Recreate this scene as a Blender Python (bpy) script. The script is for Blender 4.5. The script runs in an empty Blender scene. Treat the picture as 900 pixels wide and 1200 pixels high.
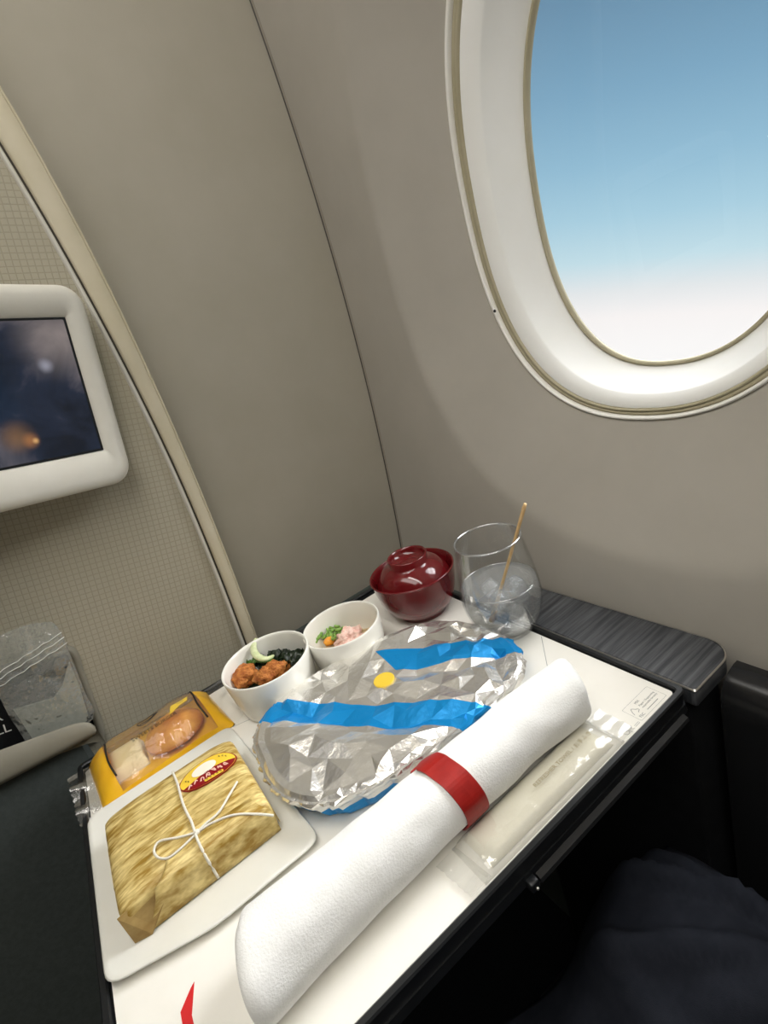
import bpy, bmesh, math, random
from mathutils import Vector, Matrix, noise, geometry
random.seed(7)
S = bpy.context.scene
COL = S.collection
PI = math.pi

# ------------------------------------------------------------------ camera
CAM = Vector((0, 0, 1.04))
F = 624.0                                   # focal length in pixels of the 900x1200 frame
MR = ((0.79210805, -0.42658502, 0.43656621),
      (-0.53518402, -0.14147009, 0.83280506),
      (-0.2935011, -0.89331486, -0.34036108))
def ray(px, py):
    c = (px - 450, py - 600, F)
    return Vector([sum(MR[i][k] * c[k] for k in range(3)) for i in range(3)])
def onz(px, py, z):
    d = ray(px, py); return CAM + d * ((z - CAM.z) / d.z)
def ony(px, py, y):
    d = ray(px, py); return CAM + d * ((y - CAM.y) / d.y)
cd = bpy.data.cameras.new('camera'); cam = bpy.data.objects.new('camera', cd); COL.objects.link(cam)
cd.sensor_fit = 'HORIZONTAL'; cd.sensor_width = 36; cd.lens = F / 900 * 36; cd.clip_start = .01
m = Matrix(((MR[0][0], -MR[0][1], -MR[0][2]), (MR[1][0], -MR[1][1], -MR[1][2]), (MR[2][0], -MR[2][1], -MR[2][2])))
cam.matrix_world = Matrix.Translation(CAM) @ m.to_4x4()
S.camera = cam

# ------------------------------------------------------------------ sky, sun, exposure
def lin(r, g, b):
    f = lambda c: (c / 12.92 if c <= .04045 else ((c + .055) / 1.055) ** 2.4)
    return (f(r / 255), f(g / 255), f(b / 255), 1)
W = bpy.data.worlds.new('sky'); S.world = W; W.use_nodes = True
nt = W.node_tree; nt.nodes.clear()
tc = nt.nodes.new('ShaderNodeTexCoord')
dp = nt.nodes.new('ShaderNodeVectorMath'); dp.operation = 'DOT_PRODUCT'
dp.inputs[1].default_value = (0.1795, -0.1271, 0.9755)      # true up while the aircraft banks
nt.links.new(tc.outputs['Generated'], dp.inputs[0])
mr = nt.nodes.new('ShaderNodeMapRange'); mr.inputs[1].default_value = -1; mr.inputs[2].default_value = 1
nt.links.new(dp.outputs['Value'], mr.inputs[0])
cr = nt.nodes.new('ShaderNodeValToRGB'); nt.links.new(mr.outputs[0], cr.inputs[0])
stops = [(-1, (235, 238, 242)), (-.10, (255, 253, 252)), (-.045, (252, 248, 247)), (-.005, (232, 236, 238)), (.04, (198, 226, 236)),
         (.10, (172, 210, 228)), (.17, (150, 192, 216)), (.26, (128, 170, 198)), (.36, (108, 146, 174)), (1, (58, 98, 150))]
el = cr.color_ramp.elements
while len(el) < len(stops): el.new(.5)
for e, (p, c) in zip(el, stops): e.position = (p + 1) / 2; e.color = lin(*c)
bg = nt.nodes.new('ShaderNodeBackground'); bg.inputs[1].default_value = 1.0
nt.links.new(cr.outputs[0], bg.inputs[0])
wo = nt.nodes.new('ShaderNodeOutputWorld'); nt.links.new(bg.outputs[0], wo.inputs[0])

sd = bpy.data.lights.new('sun', 'SUN'); sd.energy = 14.0; sd.angle = math.radians(60); sd.color = (.97, .98, 1.0)
sun = bpy.data.objects.new('sun', sd); COL.objects.link(sun)
sun.rotation_euler = Vector((-.78, .05, -.62)).to_track_quat('-Z', 'Y').to_euler()

S.view_settings.view_transform = 'Standard'; S.view_settings.look = 'None'
S.view_settings.gamma = 1; S.view_settings.use_curve_mapping = False
S.view_settings.exposure = 0.0

# ------------------------------------------------------------------ helpers
def tag(o, label=None, cat=None, group=None, kind=None):
    if label: o['label'] = label
    if cat: o['category'] = cat
    if group: o['group'] = group
    if kind: o['kind'] = kind
    return o
def obj(name, vs, fs, mat, parent=None, smooth=False):
    me = bpy.data.meshes.new(name); me.from_pydata([tuple(v) for v in vs], [], fs); me.update()
    if smooth:
        for p in me.polygons: p.use_smooth = True
    return link(name, me, mat, parent)
def link(name, me, mat, parent=None):
    if mat:
        me.materials.clear(); me.materials.append(mat)
    o = bpy.data.objects.new(name, me); COL.objects.link(o)
    if parent: attach(o, parent)
    return o
def wm(o):
    m = Matrix.LocRotScale(o.location, o.rotation_euler, o.scale)
    return wm(o.parent) @ o.matrix_parent_inverse @ m if o.parent else m
def attach(o, parent):
    inv = wm(parent).inverted(); o.parent = parent; o.matrix_parent_inverse = inv
def empty(name, loc=(0, 0, 0)):
    o = bpy.data.objects.new(name, None); COL.objects.link(o); o.location = loc
    o.empty_display_size = .02
    return o
def thing(name, loc, label, cat, group=None):
    return tag(empty(name, loc), label, cat, group)
def bmo(name, bm, mat, parent=None, smooth=False):
    bmesh.ops.recalc_face_normals(bm, faces=bm.faces)
    me = bpy.data.meshes.new(name); bm.to_mesh(me); bm.free()
    if smooth:
        for p in me.polygons: p.use_smooth = True
    return link(name, me, mat, parent)
def box(name, lo, hi, mat, parent=None, bev=0, seg=2, smooth=None, mtx=None):
    bm = bmesh.new(); bmesh.ops.create_cube(bm, size=1)
    for v in bm.verts: v.co = Vector([lo[i] + (v.co[i] + .5) * (hi[i] - lo[i]) for i in range(3)])
    if bev: bmesh.ops.bevel(bm, geom=bm.edges[:], offset=bev, segments=seg, profile=.5, affect='EDGES')
    if mtx: bmesh.ops.transform(bm, matrix=mtx, verts=bm.verts)
    return bmo(name, bm, mat, parent, bool(bev) if smooth is None else smooth)
def lathe(prof, n=64, c=(0, 0, 0), close=False):
    vs, fs = [], []
    k = len(prof)
    for i in range(n):
        a = 2 * PI * i / n
        for r, z in prof: vs.append((c[0] + r * math.cos(a), c[1] + r * math.sin(a), c[2] + z))
    for i in range(n):
        j = (i + 1) % n
        for q in range(k - 1 + (1 if close else 0)):
            q2 = (q + 1) % k
            fs.append((i * k + q, j * k + q, j * k + q2, i * k + q2))
    return vs, fs
def merge(o, d=1e-5):
    bm = bmesh.new(); bm.from_mesh(o.data); bmesh.ops.remove_doubles(bm, verts=bm.verts, dist=d)
    bmesh.ops.dissolve_degenerate(bm, edges=bm.edges, dist=1e-6)
    bmesh.ops.recalc_face_normals(bm, faces=bm.faces); bm.to_mesh(o.data); bm.free()
    return o
def tube(pts, rad, n=8, flat=1.0):
    pts = [Vector(p) for p in pts]; vs, fs = [], []
    up = Vector((0, 0, 1))
    for i, p in enumerate(pts):
        t = (pts[min(i + 1, len(pts) - 1)] - pts[max(i - 1, 0)]).normalized()
        a = t.cross(up)
        if a.length < 1e-3: a = t.cross(Vector((1, 0, 0)))
        a.normalize(); b = a.cross(t).normalized()
        r = rad[i] if isinstance(rad, (list, tuple)) else rad
        for k in range(n):
            th = 2 * PI * k / n
            vs.append(p + a * math.cos(th) * r + b * math.sin(th) * r * flat)
    for i in range(len(pts) - 1):
        for k in range(n):
            fs.append((i * n + k, i * n + (k + 1) % n, (i + 1) * n + (k + 1) % n, (i + 1) * n + k))
    fs.append(tuple(range(n - 1, -1, -1))); fs.append(tuple((len(pts) - 1) * n + k for k in range(n)))
    return vs, fs
def loft(rings, closed=True, cap0=False, cap1=False):
    n = len(rings[0]); vs = [v for r in rings for v in r]; fs = []
    for i in range(len(rings) - 1):
        for k in range(n if closed else n - 1):
            k2 = (k + 1) % n
            fs.append((i * n + k, i * n + k2, (i + 1) * n + k2, (i + 1) * n + k))
    if cap0: fs.append(tuple(range(n - 1, -1, -1)))
    if cap1: fs.append(tuple((len(rings) - 1) * n + k for k in range(n)))
    return vs, fs
def smoothpath(pts, n=8, closed=False):
    P = [Vector(p) for p in pts]; out = []; L = len(P)
    for i in range(L if closed else L - 1):
        if closed: a, b, c, d = P[(i - 1) % L], P[i], P[(i + 1) % L], P[(i + 2) % L]
        else: a, b, c, d = P[max(i - 1, 0)], P[i], P[i + 1], P[min(i + 2, L - 1)]
        for k in range(n):
            t = k / n
            out.append(.5 * ((2 * b) + (c - a) * t + (2 * a - 5 * b + 4 * c - d) * t * t + (3 * b - a - 3 * c + d) * t ** 3))
    if not closed: out.append(P[-1])
    return out
def rrect(x0, x1, y0, y1, r, seg=6):
    out = []
    for cx, cy, a0 in ((x1 - r, y1 - r, 0), (x0 + r, y1 - r, PI / 2), (x0 + r, y0 + r, PI), (x1 - r, y0 + r, 1.5 * PI)):
        for k in range(seg + 1):
            a = a0 + PI / 2 * k / seg; out.append((cx + r * math.cos(a), cy + r * math.sin(a)))
    return out
def interp(tab, z):
    if z <= tab[0][0]: (z0, a), (z1, b) = tab[0], tab[1]
    elif z >= tab[-1][0]: (z0, a), (z1, b) = tab[-2], tab[-1]
    else:
        for i in range(len(tab) - 1):
            if tab[i][0] <= z <= tab[i + 1][0]: (z0, a), (z1, b) = tab[i], tab[i + 1]; break
    return a + (b - a) * (z - z0) / (z1 - z0)
def text(name, s, size, mtx, mat, parent, width=None, ext=0.00004):
    cu = bpy.data.curves.new(name, 'FONT'); cu.body = s; cu.size = size; cu.extrude = ext; cu.resolution_u = 3
    o = bpy.data.objects.new(name, cu); COL.objects.link(o)
    dg = bpy.context.evaluated_depsgraph_get()
    me = bpy.data.meshes.new_from_object(o.evaluated_get(dg))
    bpy.data.objects.remove(o); bpy.data.curves.remove(cu)
    if width and len(me.vertices):
        w = max(v.co.x for v in me.vertices) - min(v.co.x for v in me.vertices)
        me.transform(Matrix.Diagonal((width / w, 1, 1, 1)))
    me.transform(mtx)
    return link(name, me, mat, parent)

# ------------------------------------------------------------------ materials
MATS = {}
def mat(name, col, rough=.5, metal=0, col2=None, scale=(20, 20, 20), detail=4, lo=.35, hi=.65, bump=0, bscale=None, bdist=.001,
        spec=.5, coat=0, sheen=0, trans=0, ior=1.45, sub=0, alpha=1, nrough=.6):
    M = bpy.data.materials.new(name); M.use_nodes = True; t = M.node_tree; b = t.nodes['Principled BSDF']
    b.inputs['Base Color'].default_value = col; b.inputs['Roughness'].default_value = rough; b.inputs['Metallic'].default_value = metal
    b.inputs['Specular IOR Level'].default_value = spec; b.inputs['Coat Weight'].default_value = coat; b.inputs['Coat Roughness'].default_value = .08
    b.inputs['Sheen Weight'].default_value = sheen; b.inputs['Transmission Weight'].default_value = trans; b.inputs['IOR'].default_value = ior
    b.inputs['Alpha'].default_value = alpha
    if sub:
        b.inputs['Subsurface Weight'].default_value = sub; b.inputs['Subsurface Radius'].default_value = (.004, .002, .001)
    tc = t.nodes.new('ShaderNodeTexCoord')
    if col2:
        mp = t.nodes.new('ShaderNodeMapping'); mp.inputs['Scale'].default_value = scale; t.links.new(tc.outputs['Object'], mp.inputs[0])
        nz = t.nodes.new('ShaderNodeTexNoise'); nz.inputs['Scale'].default_value = 1; nz.inputs['Detail'].default_value = detail
        nz.inputs['Roughness'].default_value = nrough
        t.links.new(mp.outputs[0], nz.inputs['Vector'])
        r = t.nodes.new('ShaderNodeValToRGB'); r.color_ramp.elements[0].position = lo; r.color_ramp.elements[1].position = hi
        r.color_ramp.elements[0].color = col; r.color_ramp.elements[1].color = col2
        t.links.new(nz.outputs['Fac'], r.inputs[0]); t.links.new(r.outputs[0], b.inputs['Base Color'])
        M['ramp'] = r.name
    if bump:
        mp2 = t.nodes.new('ShaderNodeMapping'); mp2.inputs['Scale'].default_value = bscale or (300, 300, 300); t.links.new(tc.outputs['Object'], mp2.inputs[0])
        n2 = t.nodes.new('ShaderNodeTexNoise'); n2.inputs['Scale'].default_value = 1; n2.inputs['Detail'].default_value = 3
        t.links.new(mp2.outputs[0], n2.inputs['Vector'])
        bp = t.nodes.new('ShaderNodeBump'); bp.inputs['Strength'].default_value = bump; bp.inputs['Distance'].default_value = bdist
        t.links.new(n2.outputs['Fac'], bp.inputs['Height']); t.links.new(bp.outputs[0], b.inputs['Normal'])
    MATS[name] = M
    return M
def film(name, tint=(1, 1, 1, 1), gloss=.12, haze=0.0, hazecol=(.8, .8, .8, 1), rough=.08, bump=.0, bscale=(120, 120, 120), bdist=.002, fres=.6):
    """thin clear plastic: see-through with a fresnel-like sheen and a little milky haze"""
    M = bpy.data.materials.new(name); M.use_nodes = True; t = M.node_tree; t.nodes.clear()
    out = t.nodes.new('ShaderNodeOutputMaterial'); tr = t.nodes.new('ShaderNodeBsdfTransparent'); tr.inputs[0].default_value = tint
    df = t.nodes.new('ShaderNodeBsdfDiffuse'); df.inputs[0].default_value = hazecol
    gl = t.nodes.new('ShaderNodeBsdfGlossy'); gl.inputs['Roughness'].default_value = rough
    m1 = t.nodes.new('ShaderNodeMixShader'); m1.inputs[0].default_value = haze
    t.links.new(tr.outputs[0], m1.inputs[1]); t.links.new(df.outputs[0], m1.inputs[2])
    lw = t.nodes.new('ShaderNodeLayerWeight'); lw.inputs['Blend'].default_value = .25
    mu = t.nodes.new('ShaderNodeMath'); mu.operation = 'MULTIPLY_ADD'; mu.inputs[1].default_value = fres; mu.inputs[2].default_value = gloss
    t.links.new(lw.outputs['Fresnel'], mu.inputs[0])
    m2 = t.nodes.new('ShaderNodeMixShader'); t.links.new(mu.outputs[0], m2.inputs[0])
    t.links.new(m1.outputs[0], m2.inputs[1]); t.links.new(gl.outputs[0], m2.inputs[2]); t.links.new(m2.outputs[0], out.inputs[0])
    if bump:
        tc = t.nodes.new('ShaderNodeTexCoord'); mp = t.nodes.new('ShaderNodeMapping'); mp.inputs['Scale'].default_value = bscale
        t.links.new(tc.outputs['Object'], mp.inputs[0])
        nz = t.nodes.new('ShaderNodeTexNoise'); nz.inputs['Scale'].default_value = 1; nz.inputs['Detail'].default_value = 2
        t.links.new(mp.outputs[0], nz.inputs['Vector'])
        bp = t.nodes.new('ShaderNodeBump'); bp.inputs['Strength'].default_value = bump; bp.inputs['Distance'].default_value = bdist
        t.links.new(nz.outputs['Fac'], bp.inputs['Height']); t.links.new(bp.outputs[0], gl.inputs['Normal'])
        t.links.new(bp.outputs[0], lw.inputs['Normal'])
    return M

m_wall = mat('wall_panel', lin(172, 167, 157), .55, col2=lin(178, 173, 163), scale=(9, 9, 9), bump=.12, bscale=(900, 900, 900), bdist=.0004, spec=.3)
m_close = mat('closeout_panel', lin(172, 167, 152), .55, col2=lin(178, 173, 159), scale=(7, 7, 7), bump=.15, bscale=(900, 900, 900), bdist=.0004, spec=.3)
m_joint = mat('joint_grey', lin(150, 144, 133), 1.0, col2=lin(156, 150, 139), spec=0)
m_seam = mat('seam_gap', lin(70, 66, 60), .6)
m_reveal = mat('window_reveal', lin(244, 244, 240), .4, col2=lin(246, 246, 243), spec=.3)
m_gasket = mat('gasket_beige', lin(168, 160, 132), .6, col2=lin(176, 168, 142))
m_bead = mat('bead_white', lin(240, 238, 230), .35, col2=lin(244, 242, 236))
m_pane = film('window_glass', (.985, .99, .99, 1), gloss=.015, rough=.01)
m_trim = mat('shell_trim_beige', lin(205, 196, 170), .45, col2=lin(212, 203, 180), bump=.1, bscale=(1500, 1500, 1500), bdist=.0003)
m_strip = mat('trim_strip_pale', lin(226, 224, 214), .3, .25, col2=lin(232, 230, 222))
m_chrome = mat('trim_metal', lin(205, 202, 192), .28, .85, col2=lin(215, 212, 204))
m_bezel = mat('monitor_bezel', lin(222, 219, 208), .45, col2=lin(228, 225, 215), bump=.15, bscale=(1200, 1200, 1200), bdist=.0003)
m_black = mat('black_plastic', lin(20, 22, 24), .35, col2=lin(26, 28, 30))
m_blackm = mat('black_matte', lin(16, 17, 19), .75, col2=lin(22, 23, 25), scale=(60, 60, 60), bump=.2, bscale=(800, 800, 800), spec=.2)
m_dark = mat('shaded_lower_panel', lin(72, 78, 76), .8, col2=lin(79, 85, 83), scale=(200, 200, 200), bump=.2, bscale=(1200, 1200, 1200), spec=.2)  # shade of the lower panels put into a charcoal base colour
m_pocket = mat('pocket_grey', lin(132, 128, 114), .6, col2=lin(139, 135, 121), bump=.1, bscale=(1200, 1200, 1200), bdist=.0003)
m_wood = mat('ledge_black_woodgrain', lin(48, 50, 54), .42, col2=lin(100, 102, 105), scale=(9, 210, 60), detail=6, lo=.4, hi=.72, bump=.15, bscale=(14, 500, 200), bdist=.0004)
m_paper = mat('paper_mat', lin(238, 235, 226), .6, col2=lin(242, 239, 231), spec=.3)
m_ink = mat('grey_ink', lin(140, 142, 138), .7, col2=lin(150, 152, 148))
m_goldink = mat('tan_ink', lin(138, 124, 84), .7, col2=lin(146, 132, 92))
m_plate = mat('plate_white', lin(226, 225, 216), .28, col2=lin(230, 229, 221), spec=.5)
m_china = mat('porcelain', lin(236, 234, 224), .16, col2=lin(240, 238, 229), spec=.5)
m_red = mat('red_lacquer', lin(98, 14, 20), .14, col2=lin(108, 17, 23), coat=.6)
m_cloth = mat('napkin_cloth', lin(240, 240, 236), .9, col2=lin(246, 246, 243), scale=(60, 60, 60), bump=.5, bscale=(700, 700, 700), bdist=.0008, sheen=.3, spec=.1)
m_band = mat('red_leather_band', lin(150, 26, 22), .38, col2=lin(166, 33, 27), scale=(90, 90, 90), bump=.15, bscale=(900, 900, 900), bdist=.0003)
m_redprint = mat('red_print', lin(205, 30, 34), .5, col2=lin(212, 36, 38))
m_leaf = mat('wrapper_paper', lin(156, 122, 42), .5, col2=lin(236, 214, 146), scale=(48, 230, 90), detail=3.5, lo=.38, hi=.66, bump=.2, bscale=(40, 500, 200), bdist=.0006)
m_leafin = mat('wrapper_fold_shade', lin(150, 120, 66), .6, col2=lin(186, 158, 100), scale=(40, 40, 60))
m_string = mat('white_string', lin(238, 234, 222), .8, col2=lin(228, 223, 208), scale=(900, 900, 900), bump=.5, bscale=(1500, 1500, 1500))
m_styel = mat('sticker_yellow', lin(238, 200, 62), .4, col2=lin(240, 204, 70))
m_stred = mat('sticker_red', lin(138, 14, 22), .4, col2=lin(146, 18, 26))
m_stwhite = mat('sticker_cream', lin(246, 238, 222), .4, col2=lin(246, 236, 216))
m_stpink = mat('sticker_pink', lin(244, 196, 180), .4, col2=lin(246, 204, 190))
m_inkblk = mat('black_ink', lin(36, 30, 22), .5, col2=lin(42, 36, 28))
m_yel = mat('packet_yellow', lin(244, 190, 40), .3, col2=lin(238, 178, 30), scale=(40, 40, 40), coat=.3)
m_film = film('packet_film', (.98, .98, .97, 1), gloss=.02, haze=.06, hazecol=(.85, .84, .80, 1), rough=.07, bump=.5, bscale=(70, 70, 70), bdist=.003)
m_bag = film('bag_film', (.94, .95, .94, 1), gloss=.12, haze=.20, hazecol=(.72, .74, .70, 1), rough=.12, bump=1.0, bscale=(70, 70, 70), bdist=.006)
m_sleeve = film('towel_film', (.97, .97, .96, 1), gloss=.09, haze=.22, hazecol=(.9, .89, .84, 1), rough=.12, bump=.5, bscale=(50, 80, 80), bdist=.004)
m_towel = mat('towel_paper', lin(228, 222, 200), .7, col2=lin(233, 228, 208), bump=.3, bscale=(500, 500, 500))
m_bun = mat('bun_crust', lin(208, 124, 22), .45, col2=lin(242, 176, 62), scale=(60, 60, 60), lo=.3, hi=.7, bump=.3, bscale=(300, 300, 300))
m_cake = mat('cream_card', lin(238, 216, 158), .7, col2=lin(244, 226, 178))
m_chick = mat('fried_crust', lin(158, 82, 28), .55, col2=lin(222, 146, 72), scale=(160, 160, 160), lo=.35, hi=.7, bump=.9, bscale=(420, 420, 420), bdist=.003)
m_weed = mat('seaweed', lin(18, 28, 16), .35, col2=lin(34, 50, 26), scale=(120, 120, 120))
m_green = mat('leaf_green', lin(60, 96, 40), .4, col2=lin(104, 140, 62), scale=(150, 150, 150))
m_cuke = mat('cucumber_flesh', lin(206, 218, 160), .4, col2=lin(226, 232, 190), scale=(200, 200, 200))
m_rind = mat('cucumber_rind', lin(64, 104, 46), .4, col2=lin(90, 130, 60), scale=(200, 200, 200))
m_scal = mat('scallion_green', lin(84, 130, 44), .4, col2=lin(150, 184, 92), scale=(300, 300, 300))
m_pink = mat('pink_flake', lin(240, 186, 170), .5, col2=lin(250, 220, 206), scale=(220, 220, 220), bump=.7, bscale=(500, 500, 500), bdist=.002)
m_orange = mat('orange_roe', lin(222, 140, 34), .25, col2=lin(236, 164, 60), scale=(200, 200, 200), coat=.3)
m_soba = mat('tan_noodle', lin(206, 180, 138), .5, col2=lin(226, 204, 166), scale=(200, 200, 200))
m_bamboo = mat('bamboo', lin(206, 168, 112), .5, col2=lin(224, 190, 138), scale=(80, 80, 80))
m_fabric = mat('navy_cloth', lin(36, 39, 47), .95, col2=lin(42, 45, 53), scale=(70, 70, 70), bump=.3, bscale=(1400, 1400, 1400), spec=.1)
m_seat = mat('black_seat_leather', lin(20, 21, 24), .6, col2=lin(25, 26, 29), scale=(60, 60, 60), bump=.2, bscale=(700, 700, 700), spec=.25)
m_consol = mat('console_black_satin', lin(30, 31, 32), .22, col2=lin(32, 32, 33), scale=(60, 60, 60))
m_carpet = mat('carpet', lin(30, 32, 36), .95, col2=lin(40, 42, 46), scale=(400, 400, 400), spec=.1)
m_ceil = mat('ceiling_panel', lin(214, 208, 196), .6, col2=lin(220, 214, 203))
m_far = mat('cabin_lining', lin(176, 168, 152), .7, col2=lin(184, 176, 160))
m_greycloth = mat('grey_tissue', lin(150, 152, 142), .9, col2=lin(166, 168, 158), scale=(200, 200, 200), bump=.4, bscale=(500, 500, 500))
m_white = mat('white_print', lin(225, 225, 220), .6, col2=lin(230, 230, 225))

def shell_material():
    M = mat('shell_weave', lin(172, 166, 147), .6, col2=lin(178, 172, 154), scale=(8, 8, 8), spec=.3)
    t = M.node_tree; b = t.nodes['Principled BSDF']
    tc = t.nodes.new('ShaderNodeTexCoord'); mp = t.nodes.new('ShaderNodeMapping'); mp.inputs['Rotation'].default_value = (0, math.radians(-10.5), 0)
    t.links.new(tc.outputs['Object'], mp.inputs[0])
    sx = t.nodes.new('ShaderNodeSeparateXYZ'); t.links.new(mp.outputs[0], sx.inputs[0])
    hs = []
    for ax in ('X', 'Z'):
        a = t.nodes.new('ShaderNodeMath'); a.operation = 'MULTIPLY'; a.inputs[1].default_value = 1 / .0062; t.links.new(sx.outputs[ax], a.inputs[0])
        f = t.nodes.new('ShaderNodeMath'); f.operation = 'PINGPONG'; f.inputs[1].default_value = .5; t.links.new(a.outputs[0], f.inputs[0])
        r = t.nodes.new('ShaderNodeMapRange'); r.inputs[1].default_value = 0; r.inputs[2].default_value = .13; t.links.new(f.outputs[0], r.inputs[0])
        hs.append(r)
    mn = t.nodes.new('ShaderNodeMath'); mn.operation = 'MINIMUM'; t.links.new(hs[0].outputs[0], mn.inputs[0]); t.links.new(hs[1].outputs[0], mn.inputs[1])
    bp = t.nodes.new('ShaderNodeBump'); bp.inputs['Strength'].default_value = .35; bp.inputs['Distance'].default_value = .0005
    t.links.new(mn.outputs[0], bp.inputs['Height']); t.links.new(bp.outputs[0], b.inputs['Normal'])
    r = t.nodes[M['ramp']]; mx = t.nodes.new('ShaderNodeMix'); mx.data_type = 'RGBA'; mx.inputs[6].default_value = lin(158, 152, 133)
    t.links.new(mn.outputs[0], mx.inputs[0]); t.links.new(r.outputs[0], mx.inputs[7]); t.links.new(mx.outputs[2], b.inputs['Base Color'])
    return M
m_shell = shell_material()

def foil_material():
    M = mat('foil', lin(235, 233, 230), .3, 1.0, bump=.3, bscale=(95, 95, 95), bdist=.003)
    t = M.node_tree; b = t.nodes['Principled BSDF']
    tc = t.nodes.new('ShaderNodeTexCoord'); sx = t.nodes.new('ShaderNodeSeparateXYZ'); t.links.new(tc.outputs['Object'], sx.inputs[0])
    def math_(op, a, bb):
        n = t.nodes.new('ShaderNodeMath'); n.operation = op
        for i, v in enumerate((a, bb)):
            if isinstance(v, (int, float)): n.inputs[i].default_value = v
            else: t.links.new(v, n.inputs[i])
        return n.outputs[0]
    X, Y, Z = sx.outputs
    def stripe(nx, ny, c, hw):
        d = math_('ADD', math_('MULTIPLY', X, nx), math_('MULTIPLY', Y, ny))
        return math_('LESS_THAN', math_('ABSOLUTE', math_('SUBTRACT', d, c), 0), hw)
    s1 = stripe(.804, .595, .314, .0125); s2 = math_('MULTIPLY', stripe(.669, .743, .4165, .0125), math_('GREATER_THAN', X, .166))
    s3 = math_('MULTIPLY', math_('LESS_THAN', Z, .7135), math_('LESS_THAN', X, .10))
    tot = math_('MAXIMUM', math_('MAXIMUM', s1, s2), s3)
    mx = t.nodes.new('ShaderNodeMix'); mx.data_type = 'RGBA'
    mx.inputs[6].default_value = lin(246, 244, 240); mx.inputs[7].default_value = lin(14, 140, 208)
    t.links.new(tot, mx.inputs[0]); t.links.new(mx.outputs[2], b.inputs['Base Color'])
    mt = math_('SUBTRACT', .87, math_('MULTIPLY', tot, .5)); t.links.new(mt, b.inputs['Metallic'])
    rg = math_('ADD', .26, math_('MULTIPLY', tot, .06)); t.links.new(rg, b.inputs['Roughness'])
    return M
m_foil = foil_material()

def screen_material():
    M = bpy.data.materials.new('screen_picture'); M.use_nodes = True; t = M.node_tree; b = t.nodes['Principled BSDF']
    b.inputs['Base Color'].default_value = (.004, .005, .007, 1); b.inputs['Roughness'].default_value = .12
    tc = t.nodes.new('ShaderNodeTexCoord')
    n1 = t.nodes.new('ShaderNodeTexNoise'); n1.inputs['Scale'].default_value = 16; n1.inputs['Detail'].default_value = 6; n1.inputs['Distortion'].default_value = .6
    t.links.new(tc.outputs['Object'], n1.inputs['Vector'])
    r = t.nodes.new('ShaderNodeValToRGB'); e = r.color_ramp.elements
    e[0].position = .34; e[0].color = lin(16, 24, 38); e[1].position = .72; e[1].color = lin(120, 112, 118)
    x = e.new(.5); x.color = lin(32, 42, 62)
    t.links.new(n1.outputs['Fac'], r.inputs[0])
    def blob(cx, cz, rad, col, stren):
        g = t.nodes.new('ShaderNodeVectorMath'); g.operation = 'DISTANCE'; g.inputs[1].default_value = (cx, cz, 0)
        t.links.new(tc.outputs['Object'], g.inputs[0])
        m = t.nodes.new('ShaderNodeMapRange'); m.interpolation_type = 'SMOOTHSTEP'
        m.inputs[1].default_value = rad; m.inputs[2].default_value = 0; m.inputs[3].default_value = 0; m.inputs[4].default_value = stren
        t.links.new(g.outputs['Value'], m.inputs[0])
        mu = t.nodes.new('ShaderNodeMath'); mu.operation = 'MULTIPLY'; t.links.new(m.outputs[0], mu.inputs[0]); t.links.new(n1.outputs['Fac'], mu.inputs[1])
        return mu.outputs[0], col
    prev = r.outputs[0]
    for cx, cz, rad, col, st in ((-.012, -.018, .05, lin(178, 164, 158), 1.1), (-.030, -.044, .009, lin(190, 190, 206), 1.2),
                                 (-.072, -.106, .020, lin(150, 110, 70), 1.3), (-.062, -.111, .010, lin(226, 150, 84), 1.0), (-.058, -.112, .004, lin(255, 200, 130), 1.8)):
        fac, c = blob(cx, cz, rad, col, st)
        mx = t.nodes.new('ShaderNodeMix'); mx.data_type = 'RGBA'; mx.inputs[7].default_value = c
        t.links.new(fac, mx.inputs[0]); t.links.new(prev, mx.inputs[6]); prev = mx.outputs[2]
    t.links.new(prev, b.inputs['Emission Color']); b.inputs['Emission Strength'].default_value = .75
    return M

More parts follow.
